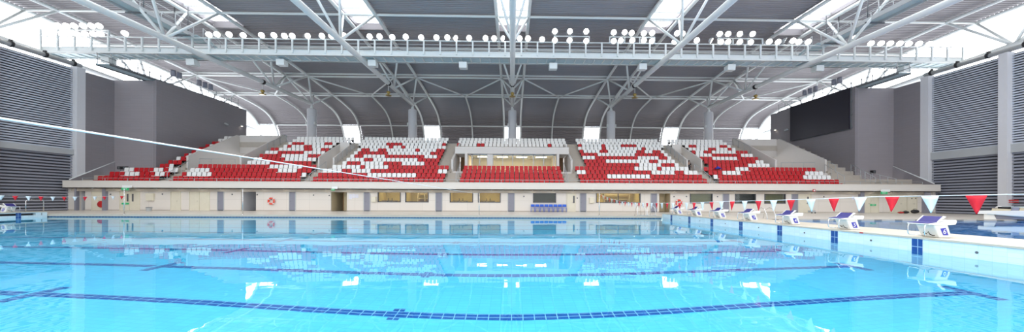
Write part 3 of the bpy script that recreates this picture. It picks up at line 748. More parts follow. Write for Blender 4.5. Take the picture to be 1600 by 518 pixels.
# ------------------------------------------------------------------ louvre side walls
for s, nm in ((-1, 'left'), (1, 'right')):
    XWALL = s*40.75
    cols = [25.65, 13.5]
    spans = [(25.9, 30.38), (13.75, 25.4), (3.5, 13.25)]
    for j, (y0, y1) in enumerate(spans):
        t = empty('louvre_panel', (XWALL, (y0+y1)/2, 0), label='%s louvred wall panel on the %s side, counted from the stand' % (ordw(j), nm), cat='louvre')
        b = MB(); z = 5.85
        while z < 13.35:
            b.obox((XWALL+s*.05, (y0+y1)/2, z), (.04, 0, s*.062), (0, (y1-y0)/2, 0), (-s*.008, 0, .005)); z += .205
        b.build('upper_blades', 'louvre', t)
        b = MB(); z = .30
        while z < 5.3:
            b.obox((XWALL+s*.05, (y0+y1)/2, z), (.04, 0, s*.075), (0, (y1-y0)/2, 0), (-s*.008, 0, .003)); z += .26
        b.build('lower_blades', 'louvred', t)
        b = MB(); b.box(min(XWALL+s*.20, XWALL+s*.25), max(XWALL+s*.20, XWALL+s*.25), y0, y1, .17, 13.4); b.build('backing', 'backing', t)
        b = MB(); b.box(min(XWALL-s*.12, XWALL+s*.2), max(XWALL-s*.12, XWALL+s*.2), y0, y1, 5.30, 5.78 if s < 0 else 6.0); b.build('transom', 'steelg', t)
    for Y in cols:
        b = MB(); b.box(min(s*40.35, s*41.0), max(s*40.35, s*41.0), Y-.25, Y+.25, 0.17, 13.52)
        struct(b.build('column_%s_wall' % nm, 'column'), 'pale column between louvre panels')
t = empty('wall_sign_panel', (39.9, 23.6, 0), label='red sign on the right louvre wall above the diving platform', cat='sign')
p0 = atX(1577, 313, 40.55)
b = MB(); p1 = atX(1592, 313, 40.55)
b.box(40.5, 40.55, p1.y, p0.y, p0.z-.02, p0.z+.07); b.box(40.5, 40.55, p1.y, p0.y, p0.z-.16, p0.z-.09); b.build('face', 'red', t)
p0 = atX(1537, 312, 40.1)

# display screen on the right wall
t = empty('display_screen', (35.9, 37.3, 8.9), label='large black display screen on the right grey wall', cat='screen')
b = MB(); b.box(35.72, 35.86, 33.35, 40.55, 8.95, 13.3); b.build('panel', 'screen', t)
b = MB(); b.box(35.84, 35.99, 33.3, 40.6, 8.9, 13.32); b.build('casing', 'darksteel', t)
b = MB()
for z in (9.0, 10.4, 11.8, 13.0): b.box(35.8, 35.95, 33.2, 33.32, z, z+.12)
b.build('bracket', 'darksteel', t)
for s, px, py, nm in ((-1, 376, 197, 'left'), (1, 1213, 203, 'right')):
    p = atX(px, py, s*35.95); t = empty('wall_lamp', p, label='small lit wall lamp high on the %s grey wall' % nm, cat='lamp')
    b = MB(); b.lathe([(.0, .16), (.14, .16), (.16, 0), (.13, -.02)], p+Vector((-s*.16, 0, 0)), (0, 0, 1), 12); b.build('shade', 'steelg', t)
    b = MB(); b.disc(p+Vector((-s*.16, 0, -.01)), (0, 0, -1), .12, 12); b.build('bulb', 'lamp', t)
    b = MB(); b.box(min(p.x, p.x-s*.12), max(p.x, p.x-s*.12), p.y-.04, p.y+.04, p.z+.06, p.z+.14); b.build('arm', 'steelg', t)
for s, px, py, nm in ((-1, 351, 194, 'left'), (1, 1231, 203, 'right')):
    p = atX(px, py, s*35.95); t = empty('security_camera', p, label='small camera on the %s grey wall beside the wall lamp' % nm, cat='camera')
    b = MB(); b.obox(p+Vector((-s*.3, -.1, 0)), (.1*s, 0, 0), (0, .2, -.05), (0, .02, .08)); b.build('body', 'steelg', t)
    b = MB(); b.tube([p, p+Vector((-s*.3, -.1, .06))], .025, 6); b.build('arm', 'darksteel', t)
p = atY(1362, 268.5, 33.15); t = empty('loudspeaker', p, label='black loudspeaker low on the right grey return wall', cat='loudspeaker')
b = MB(); b.box(p.x-.17, p.x+.17, 32.9, 33.16, p.z-.14, p.z+.16); bevel(b.build('cabinet', 'black', t), .02)
b = MB(); b.disc((p.x, 32.895, p.z), (0, -1, 0), .1, 14); b.build('cone', 'darksteel', t)
for px, nm in ((187.5, 'left one of two small black loudspeakers behind the far left seats'), (195.5, 'right one of two small black loudspeakers behind the far left seats')):
    p = atY(px, 262, 32.6); t = empty('loudspeaker', p, label=nm, cat='loudspeaker', group='small loudspeakers at far left')
    b = MB(); b.box(p.x-.18, p.x+.18, 32.5, 32.75, p.z-.15, p.z+.15); bevel(b.build('cabinet', 'black', t), .02)
    b = MB(); b.disc((p.x, 32.495, p.z), (0, -1, 0), .1, 14); b.build('cone', 'darksteel', t)
    b = MB(); b.tube([(p.x, 32.65, p.z-.15), (p.x, 32.65, rz(2))], .02, 6); b.build('stand', 'darksteel', t)
# ------------------------------------------------------------------ seats
def seat_geo(mb, o=(0, 0, 0), m0=0, m1=1):
    x, y, z = o
    def T(pts): return [(x+a, y+c, z+d) for a, c, d in pts]
    mb.m = m0
    out = [(-.165, .40), (-.19, .50), (-.205, .74), (-.17, .815), (.17, .815), (.205, .74), (.19, .50), (.165, .40)]
    def bk(u, w, off): return (u, -.02+.16*(w-.40)-.05*abs(u/.2)**2+off, w)
    n = len(out)
    vs = [bk(u, w, 0) for u, w in out]+[bk(u, w, .035) for u, w in out]
    mb.add(T(vs), [tuple(range(n))[::-1], tuple(range(n, 2*n))]+[(i, (i+1) % n, n+(i+1) % n, n+i) for i in range(n)])
    pan = [(-.20, -.02), (-.215, -.25), (-.19, -.39), (.19, -.39), (.215, -.25), (.20, -.02)]
    n = 6
    vs = [(u, w, .425-(.02 if abs(w+.25) < .01 else 0)+(.0 if w > -.3 else -.01)) for u, w in pan]+[(u*.93, w*.95-.01, .36) for u, w in pan]
    mb.add(T(vs), [tuple(range(n)), tuple(range(n, 2*n))[::-1]]+[(i, n+i, n+(i+1) % n, (i+1) % n) for i in range(n)])
    mb.m = m1
    mb.box(x-.06, x+.06, y-.20, y+.06, z+.16, z+.36)
    mb.box(x-.19, x+.19, y-.06, y+.02, z+.30, z+.40)
ALLR = [(0, 1600)]
def notspans(ws): # white spans -> red spans
    out = []; x = 0
    for a, c in ws: out.append((x, a)); x = c
    out.append((x, 1600)); return out
RB = {12: [], 11: [], 10: [(605.4, 630), (689.5, 705)], 9: [(609.5, 615.5), (627.5, 633.7), (694, 705)], 8: [(562.6, 575), (588, 601.2), (652.5, 659), (684.6, 705)],
      7: [(557.6, 603), (669.5, 705)], 6: [(551, 565.5), (599.3, 666), (686.5, 705)], 5: [(566.7, 581), (650, 705)], 4: [(540, 561.5), (596.8, 624.8), (660.5, 705)],
      3: [(559.8, 574), (608.6, 714)], 2: [(532.4, 547), (582.6, 682)], 1: [(480, 577.3), (650, 714)], 0: ALLR}
RC = {12: [], 11: [], 10: [(890, 909), (938.3, 944.5), (968.4, 991.5)], 9: [(890, 905.1), (939.8, 946), (1005.4, 1011.3)], 8: [(890, 913.9), (939, 951.7), (995.9, 1007.8), (1021.3, 1033)],
      7: [(890, 935.2), (993.5, 1039)], 6: [(890, 912), (931.6, 997.4), (1030.5, 1045)], 5: [(890, 947.6), (1015.2, 1028.6)], 4: [(890, 999), (1033.7, 1056)],
      3: [(890, 994), (1028.3, 1032.5)], 2: [(915.4, 1020), (1055.2, 1068.8)], 1: [(890, 947), (1018.6, 1100)], 0: ALLR}
RA = {12: [], 11: [], 10: [(457.2, 475.7), (505.8, 518.6)], 9: [(448, 456.4), (474.5, 486)], 8: [(424, 439), (478.5, 491.2), (504.7, 517.5)], 7: [(432.5, 472)],
      6: [(408, 437.1), (478, 506)], 5: [(408.2, 442.8)], 4: [(421.3, 492)], 3: [(300, 422.5), (473, 502)], 2: [(328, 435), (464.4, 500)], 1: notspans([(290, 331), (471.4, 486.5)]), 0: ALLR}
RD = {12: [], 11: [], 10: [(1076, 1087.8), (1123, 1135)], 9: [(1106.8, 1118), (1136, 1143)], 8: [(1074, 1089.4), (1102, 1113.6), (1152, 1167)], 7: [(1114.5, 1159)],
      6: [(1085, 1114.5), (1154, 1182)], 5: notspans([(1181, 1200)]), 4: notspans([(1169, 1200)]), 3: notspans([(1145, 1167.7)]), 2: notspans([(1127, 1155), (1258.7, 1285)]), 1: notspans([(1106, 1121), (1255, 1295)]), 0: ALLR}
RM = {k: ALLR for k in range(4)}; RM.update({10: [(716, 722), (746, 758), (853, 864)], 11: [], 12: []})
RW = {0: ALLR, 1: notspans([(194.4, 217.3), (238.5, 255)]), 2: notspans([(187, 210), (238.5, 254.3), (266, 290)]), 3: notspans([(265, 288)]), 4: ALLR, 5: notspans([(275, 283.6)]), 6: notspans([(298, 306)]),
      7: notspans([(306, 322.5)]), 8: notspans([(325, 337)]), 9: notspans([(326, 337)]), 10: notspans([(350, 358)]), 11: [], 12: []}
def rng(x0, x1, p=.475):
    n = int((x1-x0)/p); s = (x1-x0-n*p)/2+p/2
    return [x0+s+i*p for i in range(n)]
blocks = []   # (name, rows -> list of X, red spans)
blocks.append(('centre', {**{k: rng(-5.2, 5.2) for k in range(4)}, **{k: rng(-6.75+(12-k)*.05, 6.75-(12-k)*.05) for k in (10, 11, 12)}}, RM))
upB = lambda k: (7.72, 17.8) if k < 10 else (7.72, 18.6)
loB = lambda k: (6.42, 18.9) if k < 3 else (6.42, 18.4 if k == 3 else 18.9)
blocks.append(('left middle', {k: [-x for x in rng(*(loB(k) if k < 4 else upB(k)))][::-1] for k in range(13)}, RB))
blocks.append(('right middle', {k: rng(*(loB(k) if k < 4 else upB(k))) for k in range(13)}, RC))
upA = lambda k: (20.85, 27.6) if k < 9 else ((20.85, 26.8) if k < 11 else (19.5, 26.8))
loA = lambda k: (19.9, 31.8)
blocks.append(('left outer', {k: [-x for x in rng(*(loA(k) if k < 4 else upA(k)))][::-1] for k in range(13)}, RA))
blocks.append(('right outer', {k: rng(*(loA(k) if k < 4 else upA(k))) for k in range(13)}, RD))
wing = {0: rng(-38.8, -32.9), 1: rng(-38.6, -32.9), 2: rng(-38.4, -32.7)}
for k in range(3, 13): wing[k] = rng(-35.8, -34.0)
blocks.append(('far left', wing, RW))
protos = {}
for col in ('red', 'white'):
    mb = MB(); seat_geo(mb); protos[col] = mb
meshes = {}
rest = MB(); nind = 0
for nm, rows, red in blocks:
    for k, xs in rows.items():
        for x in xs:
            y, z = ry(k)+.62, rz(k)
            px, py = proj((x, y, z+.6))
            isred = any(a <= px < c for a, c in red[k])
            indiv = k < 2 or (nm == 'centre' and k == 2)
            if indiv:
                nind += 1; col = 'red' if isred else 'white'
                rown = ('front row', 'second row', 'third row')[k]
                lab = '%s plastic seat in the %s of the %s seating block' % (col, rown, nm)
                g = '%s seats, %s, %s block' % (col, rown, nm)
                if col not in meshes:
                    o = protos[col].build('stadium_seat', [col+'seat', 'seatblack'], local=True); meshes[col] = o.data
                else:
                    o = bpy.data.objects.new('stadium_seat', meshes[col]); C.objects.link(o)
                o.location = cv((x, y, z)); tag(o, lab, 'seat', g)
            else:
                seat_geo(rest, (x, y, z), 0 if isred else 1, 2)
o = rest.build('stadium_seating', ['redseat', 'whiteseat', 'seatblack'])
tag(o, 'mass of red and white plastic seats in the upper rows of the stand', 'seats', 'seats in the upper rows', 'stuff')
# jacket on a seat
p = atY(1122, 262, ry(3)+.4)
b = MB(); n = 9; vs = []
for i in range(n):
    for j in range(n):
        u, v = i/(n-1)-.5, j/(n-1)-.5
        vs.append((p.x+u*.62, p.y+v*.42, p.z-.12+.30*math.exp(-6*(u*u+v*v))+.05*math.sin(13*u+3)*math.cos(9*v)))
b.smooth = True; b.add(vs, [(i*n+j, i*n+j+1, (i+1)*n+j+1, (i+1)*n+j) for i in range(n-1) for j in range(n-1)])
o = b.build('jacket', 'bluecloth'); m = o.modifiers.new('thick', 'SOLIDIFY'); m.thickness = .03
tag(o, 'crumpled blue jacket lying over a red seat right of the right stair well', 'jacket')

# ------------------------------------------------------------------ rails of the stand
def railing(name, pts, h, label, post_every=1.9, mid=True, r=.022, mat='steelg', group=None, cat='railing'):
    pts = [Vector(p) for p in pts]; t = empty(name, pts[0], label=label, cat=cat, group=group)
    up = Vector((0, 0, h))
    b = MB(); b.tube([p+up for p in pts], r, 6); b.build('top_rail', mat, t)
    if mid: b = MB(); b.tube([p+up*.5 for p in pts], r*.6, 5); b.build('mid_rail', mat, t)
    for p, q in zip(pts, pts[1:]):
        n = max(1, round((q-p).length/post_every))
        for i in range(n+1):
            if i == n and q != pts[-1]: continue
            c = p+(q-p)*i/n; b = MB(); b.tube([c, c+up], r, 6); b.build('post', mat, t)
    return t
railing('guard_rail', [(-38.9, 29.66, 2.88), (38.9, 29.66, 2.88)], .24, 'thin metal guard rail along the top of the long stand fascia', 2.0, False, .022)
for s, nm in ((-1, 'left'), (1, 'right')):
    railing('guard_rail', [(s*28.4, 33.3, 4.2), (s*32.0, 33.3, 4.2)], 1.15, 'metal railing across the wide %s stair well, behind the red seats' % nm, 1.2)
    railing('stair_handrail', [(s*5.3, 30.2, 2.6), (s*5.3, 33.0, 4.2)], .95, 'stair handrail at the %s edge of the centre seat block' % nm, .9, False)
    railing('stair_handrail', [(s*32.05, 30.3, 2.7), (s*33.0, 33.2, 4.2)], .95, 'stair handrail beside the tall sloped wall on the %s wing' % nm, 1.0, False)
    railing('stair_handrail', [(s*19.0, 30.3, 2.7), (s*19.0, 33.0, 4.2)], .9, 'stair handrail below the narrow stair well on the %s side' % nm, 1.0, False)
    railing('stair_handrail', [(s*18.55, 34.4, 5.1), (s*18.55, 40.0, 8.2)], .95, 'stair handrail climbing beside the narrow stair well on the %s side' % nm, 1.0, False)
    railing('stair_handrail', [(s*27.9, 37.0, 6.7), (s*27.9, 40.0, 8.2)], .95, 'stair handrail at the top of the %s outer seat block' % nm, 1.0, False)
    railing('guard_rail', [(s*18.2, 41.5, 8.2), (s*20.2, 41.5, 8.2)], 1.2, 'low rail at the concourse above the narrow %s stair well' % nm, .7, False)
    b = MB(); b.tube([(s*40.37, 29.9, 2.98), (s*40.37, 33.2, 4.98)], .05, 6); tag(b.build('parapet_cap_rail', 'steel'), 'pale cap rail on the sloping parapet at the %s end of the stand' % nm, 'rail')
railing('stair_handrail', [(33.95, 33.0, 4.1), (33.95, 40.0, 8.2)], .95, 'stair handrail climbing beneath the black screen', .9, False)
railing('stair_handrail', [(35.0, 30.2, 2.6), (35.6, 33.0, 4.2)], .95, 'nearer of two short handrails on the bare right wing steps', .7)
railing('stair_handrail', [(37.0, 30.2, 2.6), (36.4, 32.4, 3.5)], .85, 'outermost short handrail on the bare right wing steps', .7)

# ------------------------------------------------------------------ person in the right stair well
def person(loc, label):
    global CAM_SCALED
    t = empty('person', loc, label=label, cat='person'); CAM_SCALED = False
    J = {'pelvis': (0, 0, .93), 'belly': (0, 0, 1.08), 'chest': (0, -.01, 1.30), 'neck': (0, 0, 1.46), 'head0': (0, -.01, 1.55), 'head': (0, -.02, 1.64), 'top': (0, -.01, 1.72),
         'hipL': (-.10, 0, .90), 'kneeL': (-.12, -.03, .50), 'ankL': (-.12, .02, .09), 'toeL': (-.13, -.14, .04), 'hipR': (.10, 0, .90), 'kneeR': (.13, -.01, .50), 'ankR': (.15, .05, .09), 'toeR': (.17, -.11, .04),
         'shL': (-.19, 0, 1.40), 'elL': (-.27, .02, 1.14), 'wrL': (-.27, -.16, .96), 'shR': (.19, 0, 1.40), 'elR': (.27, .02, 1.13), 'wrR': (.28, -.10, .90)}
    R = {'pelvis': .14, 'belly': .13, 'chest': .155, 'neck': .055, 'head0': .075, 'head': .10, 'top': .07, 'hipL': .095, 'kneeL': .06, 'ankL': .042, 'toeL': .038, 'hipR': .095, 'kneeR': .06, 'ankR': .042, 'toeR': .038,
         'shL': .07, 'elL': .045, 'wrL': .032, 'shR': .07, 'elR': .045, 'wrR': .032}
    E = [('pelvis', 'belly'), ('belly', 'chest'), ('chest', 'neck'), ('neck', 'head0'), ('head0', 'head'), ('head', 'top'), ('pelvis', 'hipL'), ('hipL', 'kneeL'), ('kneeL', 'ankL'), ('ankL', 'toeL'), ('pelvis', 'hipR'), ('hipR', 'kneeR'), ('kneeR', 'ankR'), ('ankR', 'toeR'),
         ('chest', 'shL'), ('shL', 'elL'), ('elL', 'wrL'), ('chest', 'shR'), ('shR', 'elR'), ('elR', 'wrR')]
    for sd, sx in (('L', -1), ('R', 1)):
        w = Vector(J['wr'+sd]); d = (w-Vector(J['el'+sd])).normalized(); side = Vector((sx, 0, 0)); side = (side-d*side.dot(d)).normalized(); nn = d.cross(side)
        J['palm'+sd] = tuple(w+d*.06); R['palm'+sd] = .030; E.append(('wr'+sd, 'palm'+sd))
        for f in range(4):
            a = w+d*.10+side*.018*(f-1.5); c = a+d*(.045-.004*abs(f-1.5))+nn*.01; e = c+d*.02+nn*.02
            for q, pos, rr in (('a', a, .010), ('b', c, .009), ('c', e, .007)): J[f'f{sd}{f}{q}'] = tuple(pos); R[f'f{sd}{f}{q}'] = rr
            E += [('palm'+sd, f'f{sd}{f}a'), (f'f{sd}{f}a', f'f{sd}{f}b'), (f'f{sd}{f}b', f'f{sd}{f}c')]
        a = w+d*.03-side*.035; c = a+d*.035-side*.012
        J['t'+sd+'a'] = tuple(a); J['t'+sd+'b'] = tuple(c); R['t'+sd+'a'] = .011; R['t'+sd+'b'] = .009; E += [('palm'+sd, 't'+sd+'a'), ('t'+sd+'a', 't'+sd+'b')]
    ks = list(J); me = bpy.data.meshes.new('body'); me.from_pydata([J[k] for k in ks], [(ks.index(a), ks.index(c)) for a, c in E], [])
    o = bpy.data.objects.new('body', me); C.objects.link(o); o.parent = t; me.materials.append(M['skintone'])
    m = o.modifiers.new('skin', 'SKIN'); m.use_smooth_shade = True
    for k, sv in zip(ks, me.skin_vertices[0].data): sv.radius = (R[k], R[k]*(.78 if k in ('chest', 'belly', 'pelvis') else 1)); sv.use_root = (k == 'pelvis')
    o.modifiers.new('sub', 'SUBSURF').levels = 1
    def cloth(name, keys, extra, mat):
        ks = [k for k in keys]; me = bpy.data.meshes.new(name); me.from_pydata([J[k] for k in ks], [(ks.index(a), ks.index(c)) for a, c in E if a in ks and c in ks], [])
        o = bpy.data.objects.new(name, me); C.objects.link(o); o.parent = t; me.materials.append(M[mat])
        m = o.modifiers.new('skin', 'SKIN'); m.use_smooth_shade = True
        for k, sv in zip(ks, me.skin_vertices[0].data): sv.radius = (R[k]+extra, R[k]*(.78 if k in ('chest', 'belly', 'pelvis') else 1)+extra); sv.use_root = (k in ('pelvis', 'chest'))
        o.modifiers.new('sub', 'SUBSURF').levels = 1
    cloth('shirt', ['chest', 'belly', 'pelvis', 'shL', 'elL', 'shR', 'elR'], .018, 'darkcloth')
    cloth('trousers', ['pelvis', 'hipL', 'kneeL', 'ankL', 'hipR', 'kneeR', 'ankR'], .016, 'darkcloth')
    b = MB(); b.lathe([(0, .10), (.06, .09), (.10, .05), (.112, 0), (.105, -.06), (.09, -.10)], (0, .015, 1.66), (0, .15, 1), 14); o = b.build('hair', 'black'); o.parent = t
    b = MB(); b.lathe([(0, .03), (.012, .01), (.016, -.01)], (0, -.118, 1.625), (0, -1, 0), 8); o = b.build('nose', 'skintone'); o.parent = t
    for s in (-1, 1):
        b = MB(); b.disc((s*.035, -.112, 1.655), (0, -1, .1), .010, 8); o = b.build('eye', 'black'); o.parent = t
    b = MB(); b.box(-.025, .025, -.115, -.112, 1.578, 1.585); o = b.build('mouth', 'red'); o.parent = t
person((wx(1076, 35.2), 35.2, 4.2), 'person in dark clothing standing in the narrow right stair well'); CAM_SCALED = True
p = Vector((wx(1069.5, 34.6), 34.6, 4.2)); t = empty('equipment_bag', p, label='dark round bag with a white patch beside the standing person', cat='bag')
b = MB(); b.lathe([(0, -.10), (.20, -.10), (.24, -.05), (.24, .05), (.20, .10), (0, .10)], p+Vector((.1, 0, .245)), (.3, 1, 0), 18); b.build('body', 'black', t)
b = MB(); b.lathe([(0, .0), (.11, .0), (.10, .02), (0, .03)], p+Vector((.13, -.10, .25)), (.3, -1, 0), 12); b.build('patch', 'white', t)
# ------------------------------------------------------------------ roof
CH = [(12, 18.6), (22, 18.62), (30, 18.6), (36, 18.3), (39, 18.05), (43.3, 17.72), (49.3, 17.1), (53, 16.65), (55.3, 16.05), (56.8, 15.05), (57.8, 13.6), (58.4, 12.0), (58.6, 10), (58.6, 7.5)]
def catmull(P, n=12):
    out = []
    for i in range(len(P)-1):
        p0, p1, p2, p3 = P[max(i-1, 0)], P[i], P[i+1], P[min(i+2, len(P)-1)]
        for j in range(n):
            t = j/n
            out.append(tuple(.5*((2*p1[c])+(-p0[c]+p2[c])*t+(2*p0[c]-5*p1[c]+4*p2[c]-p3[c])*t*t+(-p0[c]+3*p1[c]-3*p2[c]+p3[c])*t**3) for c in (0, 1)))
    return out+[P[-1]]
CC = catmull(CH)
def chord_z(Y):
    for a, c in zip(CC, CC[1:]):
        if a[0] <= Y <= c[0] and c[0] > a[0]: return a[1]+(c[1]-a[1])*(Y-a[0])/(c[0]-a[0])
    return CC[0][1]
def resample(P, step):
    out = [Vector(P[0])]; acc = 0
    for a, c in zip(P, P[1:]):
        a, c = Vector(a), Vector(c); L = (c-a).length
        if L < 1e-9: continue
        d = step-acc
        while d <= L: out.append(a+(c-a)*d/L); d += step
        acc = (acc+L) % step
    return out
def offset(P, d):
    out = []
    for i, p in enumerate(P):
        t = (P[min(i+1, len(P)-1)]-P[max(i-1, 0)]).normalized(); n = Vector((-t.y, t.x))
        out.append(p+n*d)
    return out
SK = offset(resample([c for c in CC if c[0] >= 20], .07), .34)
def corrug(sel):
    pr = []
    for i, p in enumerate(SK):
        if not sel(p): pr.append(None); continue
        pr.append(offset(SK[max(0, i-1):i+2], [0, 0, .12, .12][i % 4])[1 if i > 0 else 0])
    return pr
TX = [-43.5, -28.8, -14.4, 0, 14.4, 28.8, 43.5]
HW = 1.5
def strip(mb, x0, x1, pr):
    for p, q in zip(pr, pr[1:]):
        if p is None or q is None: continue
        mb.add([(x0, p.x, p.y), (x1, p.x, p.y), (x1, q.x, q.y), (x0, q.x, q.y)], [(0, 1, 2, 3)])
b = MB(); full = corrug(lambda p: True); mid = corrug(lambda p: p.x > 33.0 and p.y > 14.5); midt = corrug(lambda p: p.y > 14.5)
for i, x in enumerate(TX):
    if i < 6: strip(b, x+HW, TX[i+1]-HW, full)
    edge = i in (0, 6)
    strip(b, x-HW, x+HW, midt if edge else mid)
    if not edge:   # skylight kerbs
        for s in (-1, 1): b.box(x+s*HW-.05, x+s*HW+.05, 20, 33.0, 18.9, 19.35)
        b.box(x-HW, x+HW, 32.95, 33.1, 18.6, 19.3)
for s in (-1, 1): strip(b, s*45, s*45.6, full)
o = b.build('ceiling_roof', 'skin'); struct(o, 'corrugated grey metal roof curving down behind the stand'); o.name = 'ceiling'
b = MB(); b2 = MB()
for i, x in enumerate(TX):
    if i not in (0, 6):
        b.box(x-HW+.05, x+HW-.05, 20, 32.9, 19.2, 19.23)
        for y in (21.5, 24, 26.4, 27.6, 30.0, 31.4): b2.box(x-HW, x+HW, y-.06, y+.06, 19.0, 19.2)
w = struct(b.build('window_skylights', 'sky'), 'white translucent skylight strips between the truss chords'); w.name = 'window_11'
b2.build('glazing_bar', 'steel', w)
b = MB(); b2 = MB()
clr = [p for p in SK if p.y <= 14.55]
for i, x in enumerate(TX):
    for p, q in zip(clr, clr[1:]): b.add([(x-HW, p.x, p.y), (x+HW, p.x, p.y), (x+HW, q.x, q.y), (x-HW, q.x, q.y)], [(0, 1, 2, 3)])
    b2.tube([(x, p.x-.05, p.y) for p in clr[::8]], .05, 5)
w = struct(b.build('window_clerestory', 'sky'), 'bright translucent panels at the foot of the curved roof'); w.name = 'window_12'
b2.build('glazing_bar', 'steelg', w)

# ------------------------------------------------------------------ trusses
TN = ['far left edge', 'left outer', 'left inner', 'central', 'right inner', 'right outer', 'far right edge']
BOT = [14.4, 27.0, 39.2, 46.5]; TOP = [11.5, 17.5, 24.0, 30.3, 36.4, 43.3, 49.3]
def bz(Y, edge): return (15.0-(Y-25)*.07) if edge else (14.32+(Y-14)*.018)
rpts = [Vector((y, z)) for y, z in resample(CC, .5)]
for i, x in enumerate(TX):
    edge = i in (0, 6)
    t = empty('roof_truss', (x, 30, 14.5), label='%s roof truss of pale steel tubes running towards the stand' % TN[i], cat='truss', group='roof trusses')
    b = MB(); ye = 58 if edge else 46.5
    b.tube([(x, y, bz(y, edge)) for y in (12, 20, 27, 33, 39.2, ye)], .25 if not edge else .28, 12); b.build('bottom_chord', 'steel', t)
    for s in (-1, 1):
        b = MB(); b.tube([(x+s*HW, p.x, p.y) for p in rpts], .17, 8); b.build('top_chord', 'steel', t)
    for j, y in enumerate(BOT):
        near = [tt for tt in TOP if abs(tt-y) < 5.2]
        for tt in near:
            for s in (-1, 1):
                b = MB(); b.tube([(x, y, bz(y, edge)), (x+s*HW, tt, chord_z(tt)-.02)], .11, 7); b.build('web_strut', 'steel', t)
    for tt in TOP:
        b = MB(); b.tube([(x-HW, tt, chord_z(tt)), (x+HW, tt, chord_z(tt))], .09, 6); b.build('cross_strut', 'steel', t)
    if not edge:
        cl = empty('stand_column', (x, 46.5, rz(12)), label='round pale column under the %s truss at the top of the stand' % TN[i], cat='column', group='columns at the top of the stand')
        b = MB(); b.lathe([(.60, 0), (.60, 5.9), (.55, 6.0), (.0, 6.05)], (x, 46.5, rz(12)), (0, 0, 1), 24); b.build('shaft', 'column', cl)
        b = MB(); b.lathe([(.28, 6.0), (.14, 6.5)], (x, 46.5, rz(12)), (0, 0, 1), 12); b.build('bearing', 'steel', cl)
        for s in (-1, 1):
            b = MB(); b.box(x+s*.60-.08, x+s*.60+.08, 46.1, 46.4, 11.9, 12.25); b.build('uplight', 'steel', cl)
for y, dzs, nm in ((30.3, (0,), 'nearest roof purlin, in front of the lighting gantry'), (36.4, (0,), 'roof purlin just behind the lighting gantry'), (43.3, (-.05, .30), 'double roof purlin below the gantry line, at the truss nodes'),
                   (49.3, (-.05, .28), 'double roof purlin at the heads of the curved ribs'), (57.6, (0,), 'lowest roof purlin above the clerestory panels')):
    t = empty('roof_purlin', (0, y, chord_z(min(y, 57.7))), label=nm, cat='purlin')
    for d in dzs:
        b = MB(); z = (chord_z(y) if y < 57 else 14.4)+d; b.tube([(-45.2, y, z), (45.2, y, z)], .11, 7); b.build('pipe', 'steel', t)
MX = [-36.1, -21.6, -7.2, 7.2, 21.6, 36.1]
BN = ['far left', 'left outer', 'left centre', 'right centre', 'right outer', 'far right']
for i, x in enumerate(MX):
    b = MB(); b.tube([(x, p.x, p.y) for p in rpts if p.x >= 49.2], .13, 8)
    tag(b.build('curved_rib', 'steel'), 'slim curved roof rib in the middle of the %s bay' % BN[i], 'rib', 'slim ribs of the curved roof')
    for s in (-1, 1):
        xn = TX[i]+HW if s < 0 else TX[i+1]-HW
        b = MB(); b.tube([(xn, 43.3, chord_z(43.3)-.1), (x, 49.3, chord_z(49.3))], .10, 7)
        tag(b.build('roof_brace', 'steel'), '%s diagonal roof brace of the V in the %s bay' % ('left' if s < 0 else 'right', BN[i]), 'brace', 'V braces under the roof')
# edge pipes with clamps over the louvre walls
for s, nm in ((-1, 'left'), (1, 'right')):
    t = empty('edge_pipe', (s*40.6, 20, 13.7), label='grey pipe with dark clamps along the top of the %s louvre wall' % nm, cat='pipe')
    b = MB(); b.tube([(s*40.6, 4, 13.75), (s*40.6, 30.8, 13.7)], .20, 10); b.build('pipe', 'steelg', t)
    for y in (24.6, 26.6, 28.5, 30.3, 22.6, 20.6):
        b = MB(); b.tube([(s*40.6, y-.08, 13.74), (s*40.6, y+.08, 13.74)], .26, 10); b.box(min(s*40.5, s*40.7), max(s*40.5, s*40.7), y-.06, y+.06, 13.9, 14.08); b.build('clamp', 'black', t)

# ------------------------------------------------------------------ lighting gantry
GY0, GY1, GZ = 30.45, 31.75, 14.75
gx0, gx1 = wx(66, GY0, 80), wx(1502, GY0, 90)
t = empty('lighting_gantry', (0, 31.1, GZ), label='long pale steel lighting gantry spanning the hall under the roof', cat='gantry')
for y, nm in ((GY0, 'front_channel'), (GY1, 'rear_channel')):
    b = MB(); b.box(gx0, gx1, y-.04, y+.04, GZ, GZ+.52); b.box(gx0, gx1, y-.12, y+.12, GZ+.48, GZ+.52); b.box(gx0, gx1, y-.12, y+.12, GZ, GZ+.04); b.build(nm, 'steel', t)
b = MB(); b.box(gx0, gx1, GY0, GY1, GZ+.10, GZ+.13); b.build('walkway_grating', 'grating', t)
x = gx0
while x < gx1: b = MB(); b.box(x, x+.06, GY0+.04, GY1-.04, GZ+.0, GZ+.10); b.build('joist', 'steel', t); x += .92
nP = 58
for i in range(nP):
    x = gx0+(gx1-gx0)*i/(nP-1)
    b = MB(); b.box(x-.07, x+.07, GY0-.16, GY0-.06, GZ+.2, GZ+1.52)
    b.build('post', 'steel', t)
b = MB()
for z in (.85, 1.18): b.tube([(gx0, GY1, GZ+z), (gx1, GY1, GZ+z)], .03, 6); b.tube([(gx0, GY0-.02, GZ+z), (gx1, GY0-.02, GZ+z)], .025, 6)
b.build('mid_rails', 'steelg', t)
b = MB(); b.box(gx0, gx1, GY0-.14, GY0-.02, GZ+1.47, GZ+1.54); b.tube([(gx0, GY1, GZ+1.5), (gx1, GY1, GZ+1.5)], .035, 6); b.build('lamp_rail', 'steel', t)
b = MB()
for i in range(nP-1):
    x = gx0+(gx1-gx0)*(i+.5)/(nP-1); b.box(x-.22, x+.22, GY0+.9, GY0+1.1, GZ+.55, GZ+.80)
b.build('ballast_boxes', 'steelg', t)
